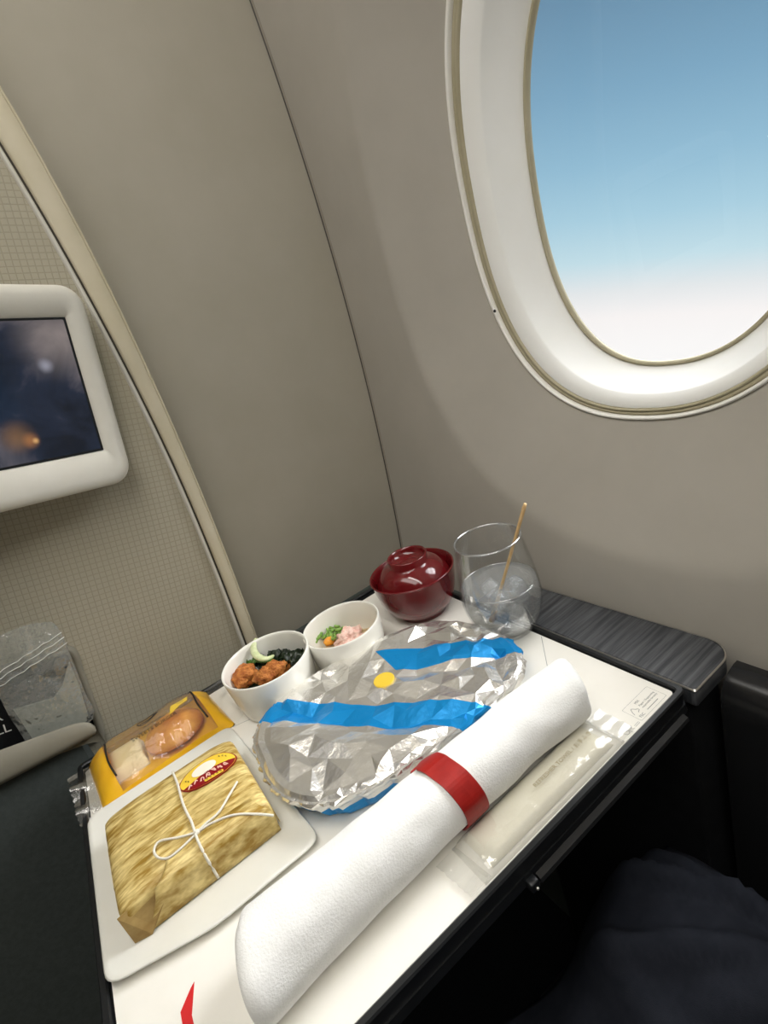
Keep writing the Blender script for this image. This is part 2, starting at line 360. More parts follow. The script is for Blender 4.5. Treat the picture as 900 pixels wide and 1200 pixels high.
# ------------------------------------------------------------------ cabin shell
ZT = .700                                         # top of the table tray
def wallx(z):
    z = max(z, .62)
    return .4245 - .0405 * ((z - 1.215) / .535) ** 2
NEX = 2.3
def sup(c, s):
    return math.copysign(abs(c) ** (2 / NEX), c), math.copysign(abs(s) ** (2 / NEX), s)
def ring_pts(yc, zc, a, b, off, angs):
    out = []
    for th in angs:
        cc, ss = sup(math.cos(th), math.sin(th)); z = zc + b * ss
        out.append(Vector((wallx(z) + off, yc + a * cc, z)))
    return out
KW, DW = 1.073, .050                               # window ring size factor and depth of the scoop around it
def wall_panel(name, yc, y0, y1, z0, z1):
    zc = 1.118; angs = [2 * PI * k / 160 for k in range(160)]
    # levels from the window ring outwards to the edge of the scoop
    levels = []
    for k in range(19):
        t = k / 18; q = 1 - t                                      # q: 1 at the window, 0 at the rounded shoulder of the scoop
        a = .177 * KW + (.315 - .177 * KW) * t; b = .229 * KW + (.372 - .229 * KW) * t
        rec = DW / .94 * (q * q / .24 if q < .12 else q - .06)
        levels.append(ring_pts(yc - .022 * t, zc, a, b, rec, angs))
    outer = []
    for th in angs:
        p = levels[-1][angs.index(th)]; d = Vector((p.y - yc, p.z - zc))
        s = 1e9
        if d.x > 1e-6: s = min(s, (y1 - yc) / d.x)
        if d.x < -1e-6: s = min(s, (y0 - yc) / d.x)
        if d.y > 1e-6: s = min(s, (z1 - zc) / d.y)
        if d.y < -1e-6: s = min(s, (z0 - zc) / d.y)
        outer.append((yc + d.x * s, zc + d.y * s))
    # snap the nearest points onto the four corners
    for cy in (y0, y1):
        for cz in (z0, z1):
            k = min(range(len(outer)), key=lambda i: (outer[i][0] - cy) ** 2 + (outer[i][1] - cz) ** 2)
            outer[k] = (cy, cz)
    rings = levels
    last = levels[-1]
    for k in range(1, 13):
        t = k / 12; r = []
        for i in range(len(angs)):
            y = last[i].y + (outer[i][0] - last[i].y) * t; z = last[i].z + (outer[i][1] - last[i].z) * t
            r.append(Vector((wallx(z), y, z)))
        rings.append(r)
    vs, fs = loft(rings)
    return tag(obj(name, vs, fs, m_wall, None, True), kind='structure')
def window(name, yc):
    w = tag(empty(name, (.44, yc, 1.113)), kind='structure')
    angs = [2 * PI * k / 160 for k in range(160)]
    def rr(a, off):
        t = (.177 - a) / .055
        return ring_pts(yc + .001 * t, 1.118 - .013 * t, a * KW, (a + .052 + .006 * t) * KW, off - .0184 + DW, angs)
    def part(nm, prof, m):
        vs, fs = loft([rr(a, o) for a, o in prof]); obj(nm, vs, fs, m, w, True)
    part('window_frame', [(.1775, .0205), (.1765, .0165), (.1745, .0155), (.1730, .0175), (.1725, .023)], m_bead)
    part('gasket', [(.1727, .022), (.1715, .0205), (.1690, .0205), (.1680, .0225), (.1672, .0205), (.1650, .0205), (.1640, .024)], m_gasket)
    part('reveal', [(.1642, .0235), (.163, .0228), (.1515, .0360), (.1505, .0366), (.1498, .0383), (.138, .0535), (.130, .0645), (.1265, .070)], m_reveal)
    part('pane_gasket', [(.1268, .0695), (.1255, .0675), (.1230, .0675), (.1215, .0735)], m_gasket)
    r = rr(.1225, .0715); c = Vector((sum(p.x for p in r) / len(r), yc, 1.105))
    r2 = [c + (p - c) * .5 for p in r]
    vs, fs = loft([r, r2], cap1=True); obj('pane', vs, fs, m_pane, w, True)
    return w
wall_panel('wall_right', .304, -.03, .725, .0, 1.62)
wall_panel('wall_right', -.325, -.65, -.03, .0, 1.62)
wall_panel('wall_right', -.950, -1.30, -.65, .0, 1.62)
window('window_1', .304); window('window_2', -.325); window('window_3', -.950)
vs, fs = lathe([(0, .0015), (.0014, .0012), (.0018, 0)], 12)
hole = obj('screw_hole', [(wallx(1.003) + .0445 - z, .470 + x, 1.001 + y) for x, y, z in vs], fs, m_black, bpy.data.objects['window_1'])
# overhead lining above the windows, ceiling, far side, back wall, floor
n = 14; r0, r1 = [], []
for k in range(n + 1):
    a = PI / 2 * k / n
    r0.append(Vector((wallx(1.62) - .30 * (1 - math.cos(a)), 1.4, 1.62 + .26 * math.sin(a))))
    r1.append(Vector((r0[-1].x, -1.3, r0[-1].z)))
vs, fs = loft([r0, r1], closed=False); tag(obj('wall_overhead', vs, fs, m_ceil, None, True), kind='structure')
tag(box('ceiling', (-1.9, -1.3, 1.88), (wallx(1.62) - .298, 1.4, 1.90), m_ceil), kind='structure')
tag(box('wall_left', (-1.92, -1.3, 0), (-1.9, 1.4, 1.9), m_far), kind='structure')
tag(box('wall_back', (-1.92, -1.34, 0), (.47, -1.3, 1.9), m_far), kind='structure')
tag(box('wall_forward', (-1.92, 1.4, 0), (.47, 1.44, 1.9), m_far), kind='structure')
tag(box('floor', (-1.92, -1.34, -.02), (.6, 1.44, 0), m_carpet), kind='structure')
# closeout panel between front seat shell and side wall, with its curved joint
zs = [1.9 * k / 60 for k in range(61)]
rA = [Vector((-.02, .712, z)) for z in zs]; rB = [Vector((wallx(min(z, 1.62)) + .02, .712, z)) for z in zs]
vs, fs = loft([rA, rB], closed=False); wf = tag(obj('wall_closeout', vs, fs, m_close, None, True), kind='structure')
# thin raised joint strip on the wall side of the corner
prof = [(-.0003, .712), (-.0010, .7108), (-.0011, .7080), (.0002, .7062)]
vs, fs = loft([[Vector((wallx(min(z, 1.62)) + dx, y, z)) for z in zs] for dx, y in prof], closed=False)
obj('joint_strip', vs, fs, m_joint, wf, True)
vs, fs = loft([[Vector((wallx(min(z, 1.62)) - .0002, .7095, z)) for z in zs], [Vector((wallx(min(z, 1.62)) - .0022, .7116, z)) for z in zs]], closed=False)
obj('joint_gap', vs, fs, m_seam, wf)

# ------------------------------------------------------------------ front seat shell with curved edge trim
XO = [(0, .03), (.45, .083), (.701, .105), (.808, .113), (.936, .118), (1.03, .1195), (1.107, .119), (1.235, .114), (1.331, .103), (1.55, .068), (1.8, .01)]
XI = [(0, .015), (.45, .068), (.705, .0905), (.863, .100), (.964, .1025), (1.057, .1005), (1.191, .093), (1.288, .082), (1.52, .046), (1.8, -.015)]
def sm(tab, z):                                   # smoothed table lookup
    return sum(interp(tab, z + d) for d in (-.09, -.06, -.03, 0, .03, .06, .09)) / 7
zz = [1.8 * k / 90 for k in range(91)]
YS = .660
rings = [[Vector((-.9, YS + .004, z)) for z in zz], [Vector((sm(XI, z) - .006, YS + .004, z)) for z in zz]]
vs, fs = loft(rings, closed=False); shell = tag(obj('wall_front', vs, fs, m_shell, None, True), kind='structure')
tr = tag(empty('trim_1', (.1, YS, 0)), kind='structure')
def strip(name, offs, m):
    vs, fs = loft([[Vector((f(z), y, z)) for z in zz] for f, y in offs], closed=False); return obj(name, vs, fs, m, tr, True)
I = lambda d: (lambda z: sm(XI, z) + d)
O = lambda d: (lambda z: sm(XO, z) + d)
strip('metal_strip', [(I(-.0065), YS + .006), (I(-.006), YS - .001), (I(-.004), YS - .003), (I(-.002), YS - .001), (I(-.0015), YS + .002)], m_strip)
strip('groove', [(I(-.0018), YS + .001), (I(.001), YS + .002)], m_seam)
strip('edge_band', [(I(.0005), YS + .003), (I(.0010), YS - .0035), (I(.0025), YS - .005), (O(-.0035), YS - .005), (O(-.0022), YS - .004), (O(-.0021), YS - .0015)], m_trim)
strip('edge_bead', [(O(-.0022), YS - .0015), (O(-.0018), YS - .0045), (O(-.0004), YS - .0048), (O(.0003), YS - .003), (O(.0003), YS + .03), (O(-.002), YS + .055)], m_trim)

# ------------------------------------------------------------------ unseen overhead strips added to light the tray and window wall
def added_ceiling_light(name, loc, sx, sy, power, label, temp=(1, .97, .92)):
    t = thing(name, loc, label, 'light', 'added ceiling lights')
    x, y, z = loc
    o = rrect(x - sx / 2 - .02, x + sx / 2 + .02, y - sy / 2 - .02, y + sy / 2 + .02, .02)
    i_ = rrect(x - sx / 2, x + sx / 2, y - sy / 2, y + sy / 2, .012)
    vs, fs = loft([[Vector((a, b, z)) for a, b in o], [Vector((a, b, z - .008)) for a, b in o], [Vector((a, b, z - .008)) for a, b in i_], [Vector((a, b, z - .001)) for a, b in i_]])
    obj('frame', vs, fs, m_bead, t)
    M = mat('diffuser_' + name, (.9, .9, .88, 1), .5); b = M.node_tree.nodes['Principled BSDF']
    b.inputs['Emission Color'].default_value = (*temp, 1); b.inputs['Emission Strength'].default_value = power
    obj('diffuser', [Vector((a, b_, z - .002)) for a, b_ in i_], [tuple(range(len(i_) - 1, -1, -1))], M, t)
    return t
added_ceiling_light('added_ceiling_light', (-.25, .10, 1.88), .34, 1.5, 4.2, 'long cream ceiling light strip added above the seat')
added_ceiling_light('added_ceiling_light', (.03, -.25, 1.88), .07, 1.5, 18.0, 'narrow cream light strip added to wash the window wall')

# ------------------------------------------------------------------ monitor on the shell
def basis(o, h, v):
    h = Vector(h).normalized(); v = Vector(v); v = (v - h * v.dot(h)).normalized(); nn = h.cross(v)
    return Matrix(((h.x, v.x, nn.x, o[0]), (h.y, v.y, nn.y, o[1]), (h.z, v.z, nn.z, o[2]), (0, 0, 0, 1)))
SC_A = (0.06142, 0.635, 1.12544)
MB = basis(SC_A, (0.94178, 0.28755, -0.17423), (0.17595, 0.02007, 0.98419))   # origin at the screen's upper corner
mon = thing('seatback_monitor', MB @ Vector((-.118, -.066, 0)), 'white-framed video screen mounted on the front seat shell', 'monitor')
SW, SH = .236, .133
def MR_(x0, x1, y0, y1, r, z): return [MB @ Vector((a, b, z)) for a, b in rrect(x0, x1, y0, y1, r, 7)]
bl, br, bt, bb = .036, .0215, .030, .037
rings = [MR_(-SW - bl, br, -SH - bb, bt, .02, -.016), MR_(-SW - bl - .001, br + .001, -SH - bb - .001, bt + .001, .021, -.006),
         MR_(-SW - bl, br, -SH - bb, bt, .021, .002), MR_(-SW - bl + .003, br - .003, -SH - bb + .003, bt - .003, .02, .0055),
         MR_(-SW - bl + .010, br - .010, -SH - bb + .010, bt - .010, .015, .0075), MR_(-SW - .003, .003, -SH - .003, .003, .002, .0045),
         MR_(-SW, 0, -SH, 0, .0012, .001)]
vs, fs = loft(rings, cap0=True); obj('bezel', vs, fs, m_bezel, mon, True)
sm_ = screen_material()
scr = obj('screen', [(-SW, -SH, 0), (0, -SH, 0), (0, 0, 0), (-SW, 0, 0)], [(0, 1, 2, 3)], sm_)
scr.matrix_world = MB @ Matrix.Translation((0, 0, .0018)); scr.location, _q, _s = scr.matrix_world.decompose(); scr.rotation_euler = _q.to_euler(); attach(scr, mon)
vs, fs = loft([MR_(-SW, 0, -SH, 0, .0012, .0021), MR_(-SW + .0022, -.0022, -SH + .0022, -.0022, .0012, .0021)]); obj('screen_border', vs, fs, m_black, mon)
box('mount_arm', (-.16, .60, 1.02), (-.06, YS + .004, 1.09), m_blackm, mon, .004)

# ------------------------------------------------------------------ pocket on the shell below the monitor
pk = thing('seat_pocket', (-.25, .64, .70), 'grey moulded pocket on the front seat shell holding a clear bag', 'pocket')
def PV(x, z, y): return Vector((x, y, z))
# back hoop (raised rim around the dark opening)
hp = [(-.098, .690), (-.093, .706), (-.0835, .770), (-.0785, .795), (-.083, .8075), (-.096, .812), (-.20, .832), (-.36, .858)]
path = smoothpath([(x, 0, z) for x, z in hp], 8)
rr_ = []
for k, p in enumerate(path):
    t = (path[min(k + 1, len(path) - 1)] - path[max(k - 1, 0)]).normalized(); nrm = Vector((t.z, 0, -t.x))
    rr_.append([Vector((p.x, 0, p.z)) + nrm * d + Vector((0, y, 0)) for d, y in ((.0, YS + .004), (-.0005, YS - .004), (-.003, YS - .006), (-.0075, YS - .005), (-.009, YS - .002), (-.009, YS + .004))])
vs, fs = loft(rr_, closed=False); obj('pocket_rim', vs, fs, m_pocket, pk, True)
obj('pocket_gap', [PV(-.42, .69, YS + .0025), PV(-.1, .69, YS + .0025), PV(-.088, .802, YS + .0025), PV(-.105, .806, YS + .0025), PV(-.42, .862, YS + .0025)], [(0, 1, 2, 3, 4)], m_blackm, pk)  # flat black sheet drawn for the dark gap inside the rim
# front lip
top = smoothpath([(-.0965, 0, .7235), (-.099, 0, .7315), (-.108, 0, .7385), (-.125, 0, .7435), (-.175, 0, .7555), (-.30, 0, .786), (-.42, 0, .815)], 6)
f0, f1, f2, f3, f4 = [], [], [], [], []
for p in top:
    u = (p.x + .0965) / -.3235; bz = .7165 + .022 * u
    f0.append(Vector((p.x, .6255, p.z - .002))); f1.append(Vector((p.x, .6225, p.z))); f2.append(Vector((p.x, .6195, p.z - .0012)))
    f3.append(Vector((p.x, .618, min(bz + .006, p.z - .002)))); f4.append(Vector((p.x - .004, .6195, min(bz, p.z - .003))))
vs, fs = loft([[q + Vector((0, .002, -.03)) for q in f0], f0, f1, f2, f3, f4, [q + Vector((0, .03, -.004)) for q in f4]], closed=False); obj('pocket_front', vs, fs, m_pocket, pk, True)
# lower part of the shell, its shade put into the charcoal colour
vs = [(-.9, .632, 0), (-.118, .632, 0), (-.118, .632, .716), (-.42, .632, .737), (-.9, .632, .77), (-.9, YS + .003, .77), (-.42, YS + .003, .737), (-.118, YS + .003, .716), (-.118, YS + .003, 0)]
tag(obj('wall_front_lower', vs, [(0, 1, 2, 3, 4), (4, 3, 6, 5), (3, 2, 7, 6), (1, 8, 7, 2)], m_dark), kind='structure')
tag(box('wall_right_lower', (.360, .448, 0), (.376, .640, .640), m_dark), kind='structure')  # added panel, the dark under the table put into its colour
tag(box('wall_front_lower', (-.117, .640, 0), (.372, .700, .655), m_dark), kind='structure')  # added across the legroom, its dark colour stands for shade there

# ------------------------------------------------------------------ table, ledge, console, seat
TX0, TX1, TY0, TY1 = -.127, .3135, .202, .606
tb = thing('tray_table', (.1, .4, ZT - .02), 'black folding tray table with a raised rim carrying the meal', 'table')
def ringz(x0, x1, y0, y1, r, z, seg=5): return [Vector((a, b, z)) for a, b in rrect(x0, x1, y0, y1, r, seg)]
rg = [ringz(TX0 + .012, TX1 - .012, TY0 + .012, TY1 - .012, .004, ZT - .024), ringz(TX0 + .003, TX1 - .003, TY0 + .003, TY1 - .003, .007, ZT - .022),
      ringz(TX0 - .001, TX1 + .001, TY0 - .001, TY1 + .001, .008, ZT - .017), ringz(TX0, TX1, TY0, TY1, .008, ZT - .010)]
vs, fs = loft(rg, cap0=True, cap1=True); obj('table_body', vs, fs, m_black, tb, False)
rg = [ringz(TX0 + .001, TX1 - .001, TY0 + .001, TY1 - .001, .007, ZT - .0105), ringz(TX0, TX1, TY0, TY1, .007, ZT + .0020), ringz(TX0 + .001, TX1 - .001, TY0 + .001, TY1 - .001, .006, ZT + .0032),
      ringz(TX0 + .0045, TX1 - .0045, TY0 + .0045, TY1 - .0045, .004, ZT + .0032), ringz(TX0 + .0055, TX1 - .0055, TY0 + .0055, TY1 - .0055, .003, ZT + .002), ringz(TX0 + .0055, TX1 - .0055, TY0 + .0055, TY1 - .0055, .003, ZT - .0105)]
vs, fs = loft(rg); obj('table_rim', vs, fs, m_black, tb, False)
obj('table_inset', ringz(TX0 + .005, TX1 - .005, TY0 + .005, TY1 - .005, .003, ZT - .0008), [tuple(range(24))], m_blackm, tb)
vs, fs = loft([[Vector((x, y, z)) for x in (.128, .302)] for y, z in ((TY0 - .001, ZT - .014), (TY0 - .005, ZT - .0155), (TY0 - .006, ZT - .018), (TY0 - .004, ZT - .0205), (TY0 + .001, ZT - .021))], closed=False)
obj('lower_rail', vs, fs, m_consol, tb, False)
box('latch', (.119, TY0 - .006, ZT - .020), (.1265, TY0 + .002, ZT - .0125), m_black, tb, .0012)
box('latch_pin', (.1220, TY0 - .0075, ZT - .0185), (.1240, TY0 - .005, ZT - .0165), m_chrome, tb, .0008)
box('table_arm', (.20, .36, .60), (.315, .42, ZT - .022), m_blackm, tb, .003)

lg = thing('side_ledge', (.35, .33, ZT - .02), 'black wood-grain ledge between the tray table and the window wall', 'ledge')
pts = []
LX0, LX1, LY0, LY1 = .317, .385, .198, .452
for cx, cy, r, a0 in ((LX1 - .024, LY1 - .012, .012, 0), (LX0 + .004, LY1 - .004, .004, PI / 2), (LX0 + .002, LY0 + .002, .002, PI), (LX1 - .026, LY0 + .022, .022, 1.5 * PI)):
    for k in range(9):
        a = a0 + PI / 2 * k / 8; pts.append((cx + r * math.cos(a), cy + r * math.sin(a)))
cxm, cym = (LX0 + LX1) / 2, (LY0 + LY1) / 2
def inset(d, z): return [Vector((x + (cxm - x) / abs(cxm - x + 1e-9) * min(d, abs(cxm - x)), y + (cym - y) / abs(cym - y + 1e-9) * d, z)) for x, y in pts]
vs, fs = loft([inset(.001, ZT - .018), inset(0, ZT - .016), inset(0, ZT - .002), inset(.0008, ZT - .0006), inset(.0018, ZT)], cap0=True, cap1=True); obj('ledge_top', vs, fs, m_wood, lg)
vs, fs = loft([inset(0, ZT - .0026), inset(-.0003, ZT - .0015), inset(.0006, ZT - .0004)]); obj('edge_line', vs, fs, m_chrome, lg)
box('ledge_base', (.321, .206, 0), (.366, .446, ZT - .018), m_blackm, lg, .003)
cs = thing('side_console', (.36, -.4, 0), 'black satin side console running along the window wall behind the ledge', 'console')
pr = [(.346, 0), (.346, .655), (.347, .668), (.350, .677), (.355, .684), (.362, .688), (.371, .690), (.3765, .690), (.3765, 0)]
vs, fs = loft([[Vector((x, y, z)) for x, z in pr] for y in (.196, -1.25)], cap0=True, cap1=True)
o = obj('console_body', vs, fs, m_consol, cs, True); o.modifiers.new('edges', 'EDGE_SPLIT').split_angle = math.radians(50)

seat = thing('passenger_seat', (0, -.3, 0), 'black leather airline seat cushion below the tray table', 'seat')
box('seat_cushion', (-.24, -.62, .30), (.312, .26, .475), m_seat, seat, .03, 4)
box('seat_back', (-.24, -.78, .30), (.312, -.62, 1.15), m_seat, seat, .03, 4)
box('seat_base', (-.2, -.6, 0), (.3, .15, .31), m_blackm, seat, .01)

# crumpled dark cloth lying over the seat
def cloth_h(x, y):
    h = .485
    h += .085 * math.exp(-(((x - .225) / .085) ** 2 + ((y - .16) / .12) ** 2))
    for px, py, ang, w, amp, L in ((.235, .205, 1.95, .007, .013, .09), (.20, .16, 2.25, .008, .012, .10), (.265, .15, 1.7, .006, .012, .08), (.17, .20, 1.2, .016, .010, .10), (.24, .10, 2.7, .012, .010, .1), (.13, .13, 2.0, .02, .012, .12)):
        dx, dy = x - px, y - py; u = dx * math.cos(ang) + dy * math.sin(ang); v = -dx * math.sin(ang) + dy * math.cos(ang) + .15 * u * u / .1
        h += 1.5 * amp * math.exp(-(v / w) ** 2 - (u / L) ** 2)
    h += .006 * noise.noise(Vector((x * 18, y * 18, 2))) + .003 * noise.noise(Vector((x * 45, y * 45, 5)))
    return h
gx, gy = 70, 70; vs, fs = [], []
for j in range(gy + 1):
    for i in range(gx + 1):
        u, v = i / gx, j / gy; x = .02 + .288 * u + .008 * math.sin(v * 9); y = -.12 + .37 * v + .008 * math.sin(u * 11)
        e = min(u, 1 - u, v, 1 - v); h = cloth_h(x, y)
        if e < .12: h = .479 + (h - .479) * math.sin(e / .12 * PI / 2)
        vs.append((x, y, h))
for j in range(gy):
    for i in range(gx):
        a = j * (gx + 1) + i; fs.append((a, a + 1, a + gx + 2, a + gx + 1))
cl = obj('dark_cloth', vs, fs, m_fabric, None, True)
cl.modifiers.new('thickness', 'SOLIDIFY').thickness = -.003
tag(cl, 'crumpled dark navy cloth bunched up on the seat below the tray table', 'cloth')

# ------------------------------------------------------------------ paper mat
mt_ = thing('paper_mat', (.09, .4, ZT), 'white paper tray mat with small grey printed recycling marks', 'paper mat')
MX0, MX1, MY0, MY1 = TX0 + .007, TX1 - .007, TY0 + .007, TY1 - .014
vs, fs = loft([ringz(MX0, MX1, MY0, MY1, .003, ZT - .0006), ringz(MX0, MX1, MY0, MY1, .003, ZT)], cap0=True, cap1=True); obj('sheet', vs, fs, m_paper, mt_)
def T(x, y, z=ZT + .00008, rz=0): return Matrix.Translation((x, y, z)) @ Matrix.Rotation(rz, 4, 'Z')
def flatpoly(name, pts, z, m, parent): return obj(name, [(x, y, z) for x, y in pts], [tuple(range(len(pts)))], m, parent)
def line(name, a, b, w, m, parent, z=ZT + .0001):
    a, b = Vector(a), Vector(b); d = (b - a).normalized(); q = Vector((-d.y, d.x)) * w / 2
    return flatpoly(name, [a + q, a - q, b - q, b + q], z, m, parent)
FX0, FX1, FY0, FY1 = .2665, .3005, .2115, .2285
vs, fs = loft([[Vector((a, b, ZT + .0001)) for a, b in rrect(FX0, FX1, FY0, FY1, .001, 3)], [Vector((a, b, ZT + .0001)) for a, b in rrect(FX0 + .0002, FX1 - .0002, FY0 + .0002, FY1 - .0002, .001, 3)]])
obj('mark_frame', vs, fs, m_ink, mt_)
text('lettering', 'MIX', .0030, T(.2785, .2240), m_ink, mt_)
text('lettering', 'Paper | Supporting', .0024, T(.2785, .2205), m_ink, mt_, .0195)
text('lettering', 'responsible forestry', .0024, T(.2785, .2178), m_ink, mt_, .0195)
text('lettering', 'FSC', .0034, T(.2690, .2133), m_ink, mt_)
line('print_line', (.2790, .2146), (.2935, .2146), .0006, m_ink, mt_)
tp = [(.2685, .2185), (.2690, .2200), (.2700, .2220), (.2718, .2240), (.2732, .2225), (.2740, .2212), (.2752, .2205), (.2752, .2190), (.2735, .2186), (.2728, .2178)]
vs, fs = tube(smoothpath([(x, y, ZT + .0001) for x, y in tp], 4), .00022, 4, .3); obj('tree_mark', vs, fs, m_ink, mt_)
gp = [[(.2520, .2170), (.2490, .2172), (.2478, .2145), (.2490, .2118), (.2515, .2120), (.2520, .2140), (.2500, .2142)], [(.2530, .2105), (.2530, .2170), (.2560, .2172), (.2572, .2152), (.2560, .2135), (.2532, .2135)]]
for g in gp:
    vs, fs = tube(smoothpath([(x, y, ZT + .0001) for x, y in g], 4), .00028, 4, .3); obj('round_mark', vs, fs, m_ink, mt_)
for k in range(3):
    flatpoly('dot_mark', [(.2495 + .0024 * k + .0004 * math.cos(a * PI / 4), .2195 + .0004 * math.sin(a * PI / 4)) for a in range(8)], ZT + .0001, m_ink, mt_)
for k in range(2): line('print_line', (.2588, .2130 - .0012 * k), (.2645, .2130 - .0012 * k), .0003, m_ink, mt_)
line('fold_line', (.3052, .343), (.230, .262), .0005, m_ink, mt_)
line('fold_line', (-.10, .553), (.12, .477), .0005, m_ink, mt_)
# red printed tip on the mat
flatpoly('red_mark', [(-.0905, .250), (-.0800, .255), (-.0795, .281), (-.0735, .2985), (-.0765, .2965), (-.0850, .2880), (-.0855, .2790)], ZT + .0002, m_redprint, mt_)

# ------------------------------------------------------------------ white plate
pl = thing('flat_plate', (-.045, .42, ZT), 'flat white rounded plate under the leaf-patterned wrapped parcel', 'plate')
def roundpoly(cs, rad, seg=5):
    out = []; n = len(cs)
    for i in range(n):
        p, c, q = Vector(cs[i - 1]), Vector(cs[i]), Vector(cs[(i + 1) % n]); a = c + (p - c).normalized() * rad; b = c + (q - c).normalized() * rad
        for k in range(seg + 1):
            t = k / seg; out.append(a * (1 - t) ** 2 + c * 2 * t * (1 - t) + b * t * t)
    return out
def pring(d, z):
    return [Vector((p.x, p.y, z)) for p in roundpoly([(-.1215 + d, .507 - d), (-.1215 + d, .333 + d), (-.052, .3150 + d), (.032 - d, .3160 + d), (.020 - d, .507 - d)], .012 - d * .25)]
vs, fs = loft([pring(.012, ZT + .0002), pring(.006, ZT + .0015), pring(.001, ZT + .0050), pring(0, ZT + .0066), pring(.001, ZT + .0074), pring(.004, ZT + .0070), pring(.010, ZT + .0058), pring(.03, ZT + .0054)], cap0=True, cap1=True)
obj('plate_body', vs, fs, m_plate, pl, True)
PZ = ZT + .0056

# ------------------------------------------------------------------ porcelain bowls
def bowl(c, r, h, label):
    rb = r * .905
    prof = [(0, .0015), (rb * .80, .0015), (rb * .82, 0), (rb * .90, 0), (rb * .955, .0022), (rb * .985, .0065), (r * .93, h * .35), (r * .975, h * .75), (r * .995, h * .955), (r * .99, h * .99), (r * .972, h), (r * .948, h * .985), (r * .93, h * .93),
            (r * .90, h * .5), (r * .865, h * .22), (r * .80, h * .13), (0, h * .12)]
    vs, fs = lathe(prof, 96, (c[0], c[1], ZT))
    return tag(merge(obj('porcelain_bowl', vs, fs, m_china, None, True)), label, 'bowl')
B1, R1, H1 = (.0794, .5105), .0478, .050
B2, R2, H2 = (.1648, .4940), .0440, .047
bowl(B1, R1, H1, 'round white porcelain bowl holding fried chicken and seaweed')
bowl(B2, R2, H2, 'round white porcelain bowl holding scallions and pink flakes')
def blob(name, c, rad, seed, amp, freq, m, label, cat, group=None, sub=4, rz=0):
    bm = bmesh.new(); bmesh.ops.create_icosphere(bm, subdivisions=sub, radius=1)
    rot = Matrix.Rotation(rz, 3, 'Z')
    for v in bm.verts:
        n = v.co.normalized()
        d = 1 + amp * noise.fractal(n * freq + Vector((seed, seed * 2.1, 0)), .9, 2.1, 4) + .35 * amp * noise.noise(n * freq * 4 + Vector((seed, 0, 3)))
        v.co = rot @ Vector((n.x * rad[0] * d, n.y * rad[1] * d, n.z * rad[2] * d)) + Vector(c)
    return tag(bmo(name, bm, m, None, True), label, cat, group)
zc1 = ZT + .030
def in1(px, py, z): p = onz(px, py, z); return (p.x, p.y, z)
# base of greens in bowl 1
def leafmesh(name, c, L, Wd, rz, tilt, seed, m, parent):
    vs, fs = [], []; nu, nv = 9, 6
    for i in range(nu + 1):
        u = i / nu * 2 - 1
        for j in range(nv + 1):
            v = j / nv * 2 - 1
            w = Wd * (1 - .7 * u * u) * (1 + .25 * noise.noise(Vector((u * 3, seed, v))))
            p = Vector((u * L, v * w, .006 * noise.noise(Vector((u * 2.2, v * 2.2, seed))) + .004 * math.sin(u * 4 + seed)))
            p = Matrix.Rotation(rz, 3, 'Z') @ Matrix.Rotation(tilt, 3, 'X') @ p
            p = p + Vector(c); dd = Vector((p.x - B1[0], p.y - B1[1])); lim = .0400
            if dd.length > lim: dd *= lim / dd.length
            vs.append(Vector((B1[0] + dd.x, B1[1] + dd.y, min(p.z, ZT + .049))))
    for i in range(nu):
        for j in range(nv):
            a = i * (nv + 1) + j; fs.append((a, a + 1, a + nv + 2, a + nv + 1))
    o = obj(name, vs, fs, m, parent, True); s = o.modifiers.new('thickness', 'SOLIDIFY'); s.thickness = .0008
    return o
sw = thing('seaweed_salad', (B1[0], B1[1], ZT + .012), 'dark green seaweed salad lining the white bowl of fried chicken', 'seaweed')
vs, fs = lathe([(0, .022), (.015, .0225), (.030, .021), (.0375, .019), (.0385, .014)], 40, (B1[0], B1[1], ZT))
vs = [(x + .002 * noise.noise(Vector((x * 120, y * 120, 1))), y, z + .004 * noise.noise(Vector((x * 160, y * 160, 3)))) for x, y, z in vs]
obj('seaweed_bed', vs, fs, m_weed, sw, True)
random.seed(3)
for k, (px, py, rz, L, w, tl, mm) in enumerate([(350, 772, .6, .014, .008, .5, m_weed), (340, 768, 1.4, .013, .009, .3, m_weed), (328, 768, 2.2, .014, .008, -.3, m_weed), (318, 772, .2, .013, .007, .5, m_weed), (346, 780, 2.0, .012, .007, .8, m_weed),
                                             (355, 766, 1.7, .008, .0035, 1.1, m_weed), (335, 775, .9, .014, .008, .2, m_weed), (292, 771, .8, .012, .007, .4, m_green), (284, 775, 1.6, .010, .006, .8, m_green), (300, 776, 2.4, .012, .007, .2, m_green), (278, 788, 1.2, .010, .005, .9, m_green), (325, 778, 2.8, .012, .006, .1, m_green), (310, 774, .3, .010, .007, .3, m_weed)]):
    leafmesh('seaweed_leaf' if mm is m_weed else 'green_leaf', in1(px, py, ZT + .031), L, w, rz, tl, k * 1.7, mm, sw)
blob('fried_chicken', in1(287, 792, ZT + .031), (.0135, .0125, .011), 1.3, .30, 1.6, m_chick, 'smaller rounder piece of fried chicken with a dark spot, beside the longer piece', 'chicken')
blob('fried_chicken', in1(318, 789, ZT + .031), (.0190, .0105, .0110), 4.7, .28, 1.8, m_chick, 'longer golden piece of fried chicken leaning across the white bowl', 'chicken', rz=-.25)
ck = thing('cucumber_slice', in1(306, 768, ZT + .033), 'pale green curled cucumber slice standing in the seaweed', 'cucumber')
cp = [in1(300, 749, ZT + .0475), in1(297, 758, ZT + .0455), in1(299, 766, ZT + .043), in1(305, 771, ZT + .040), in1(313, 772, ZT + .038), in1(321, 768, ZT + .036)]
cpp = smoothpath(cp, 5); nck = len(cpp)
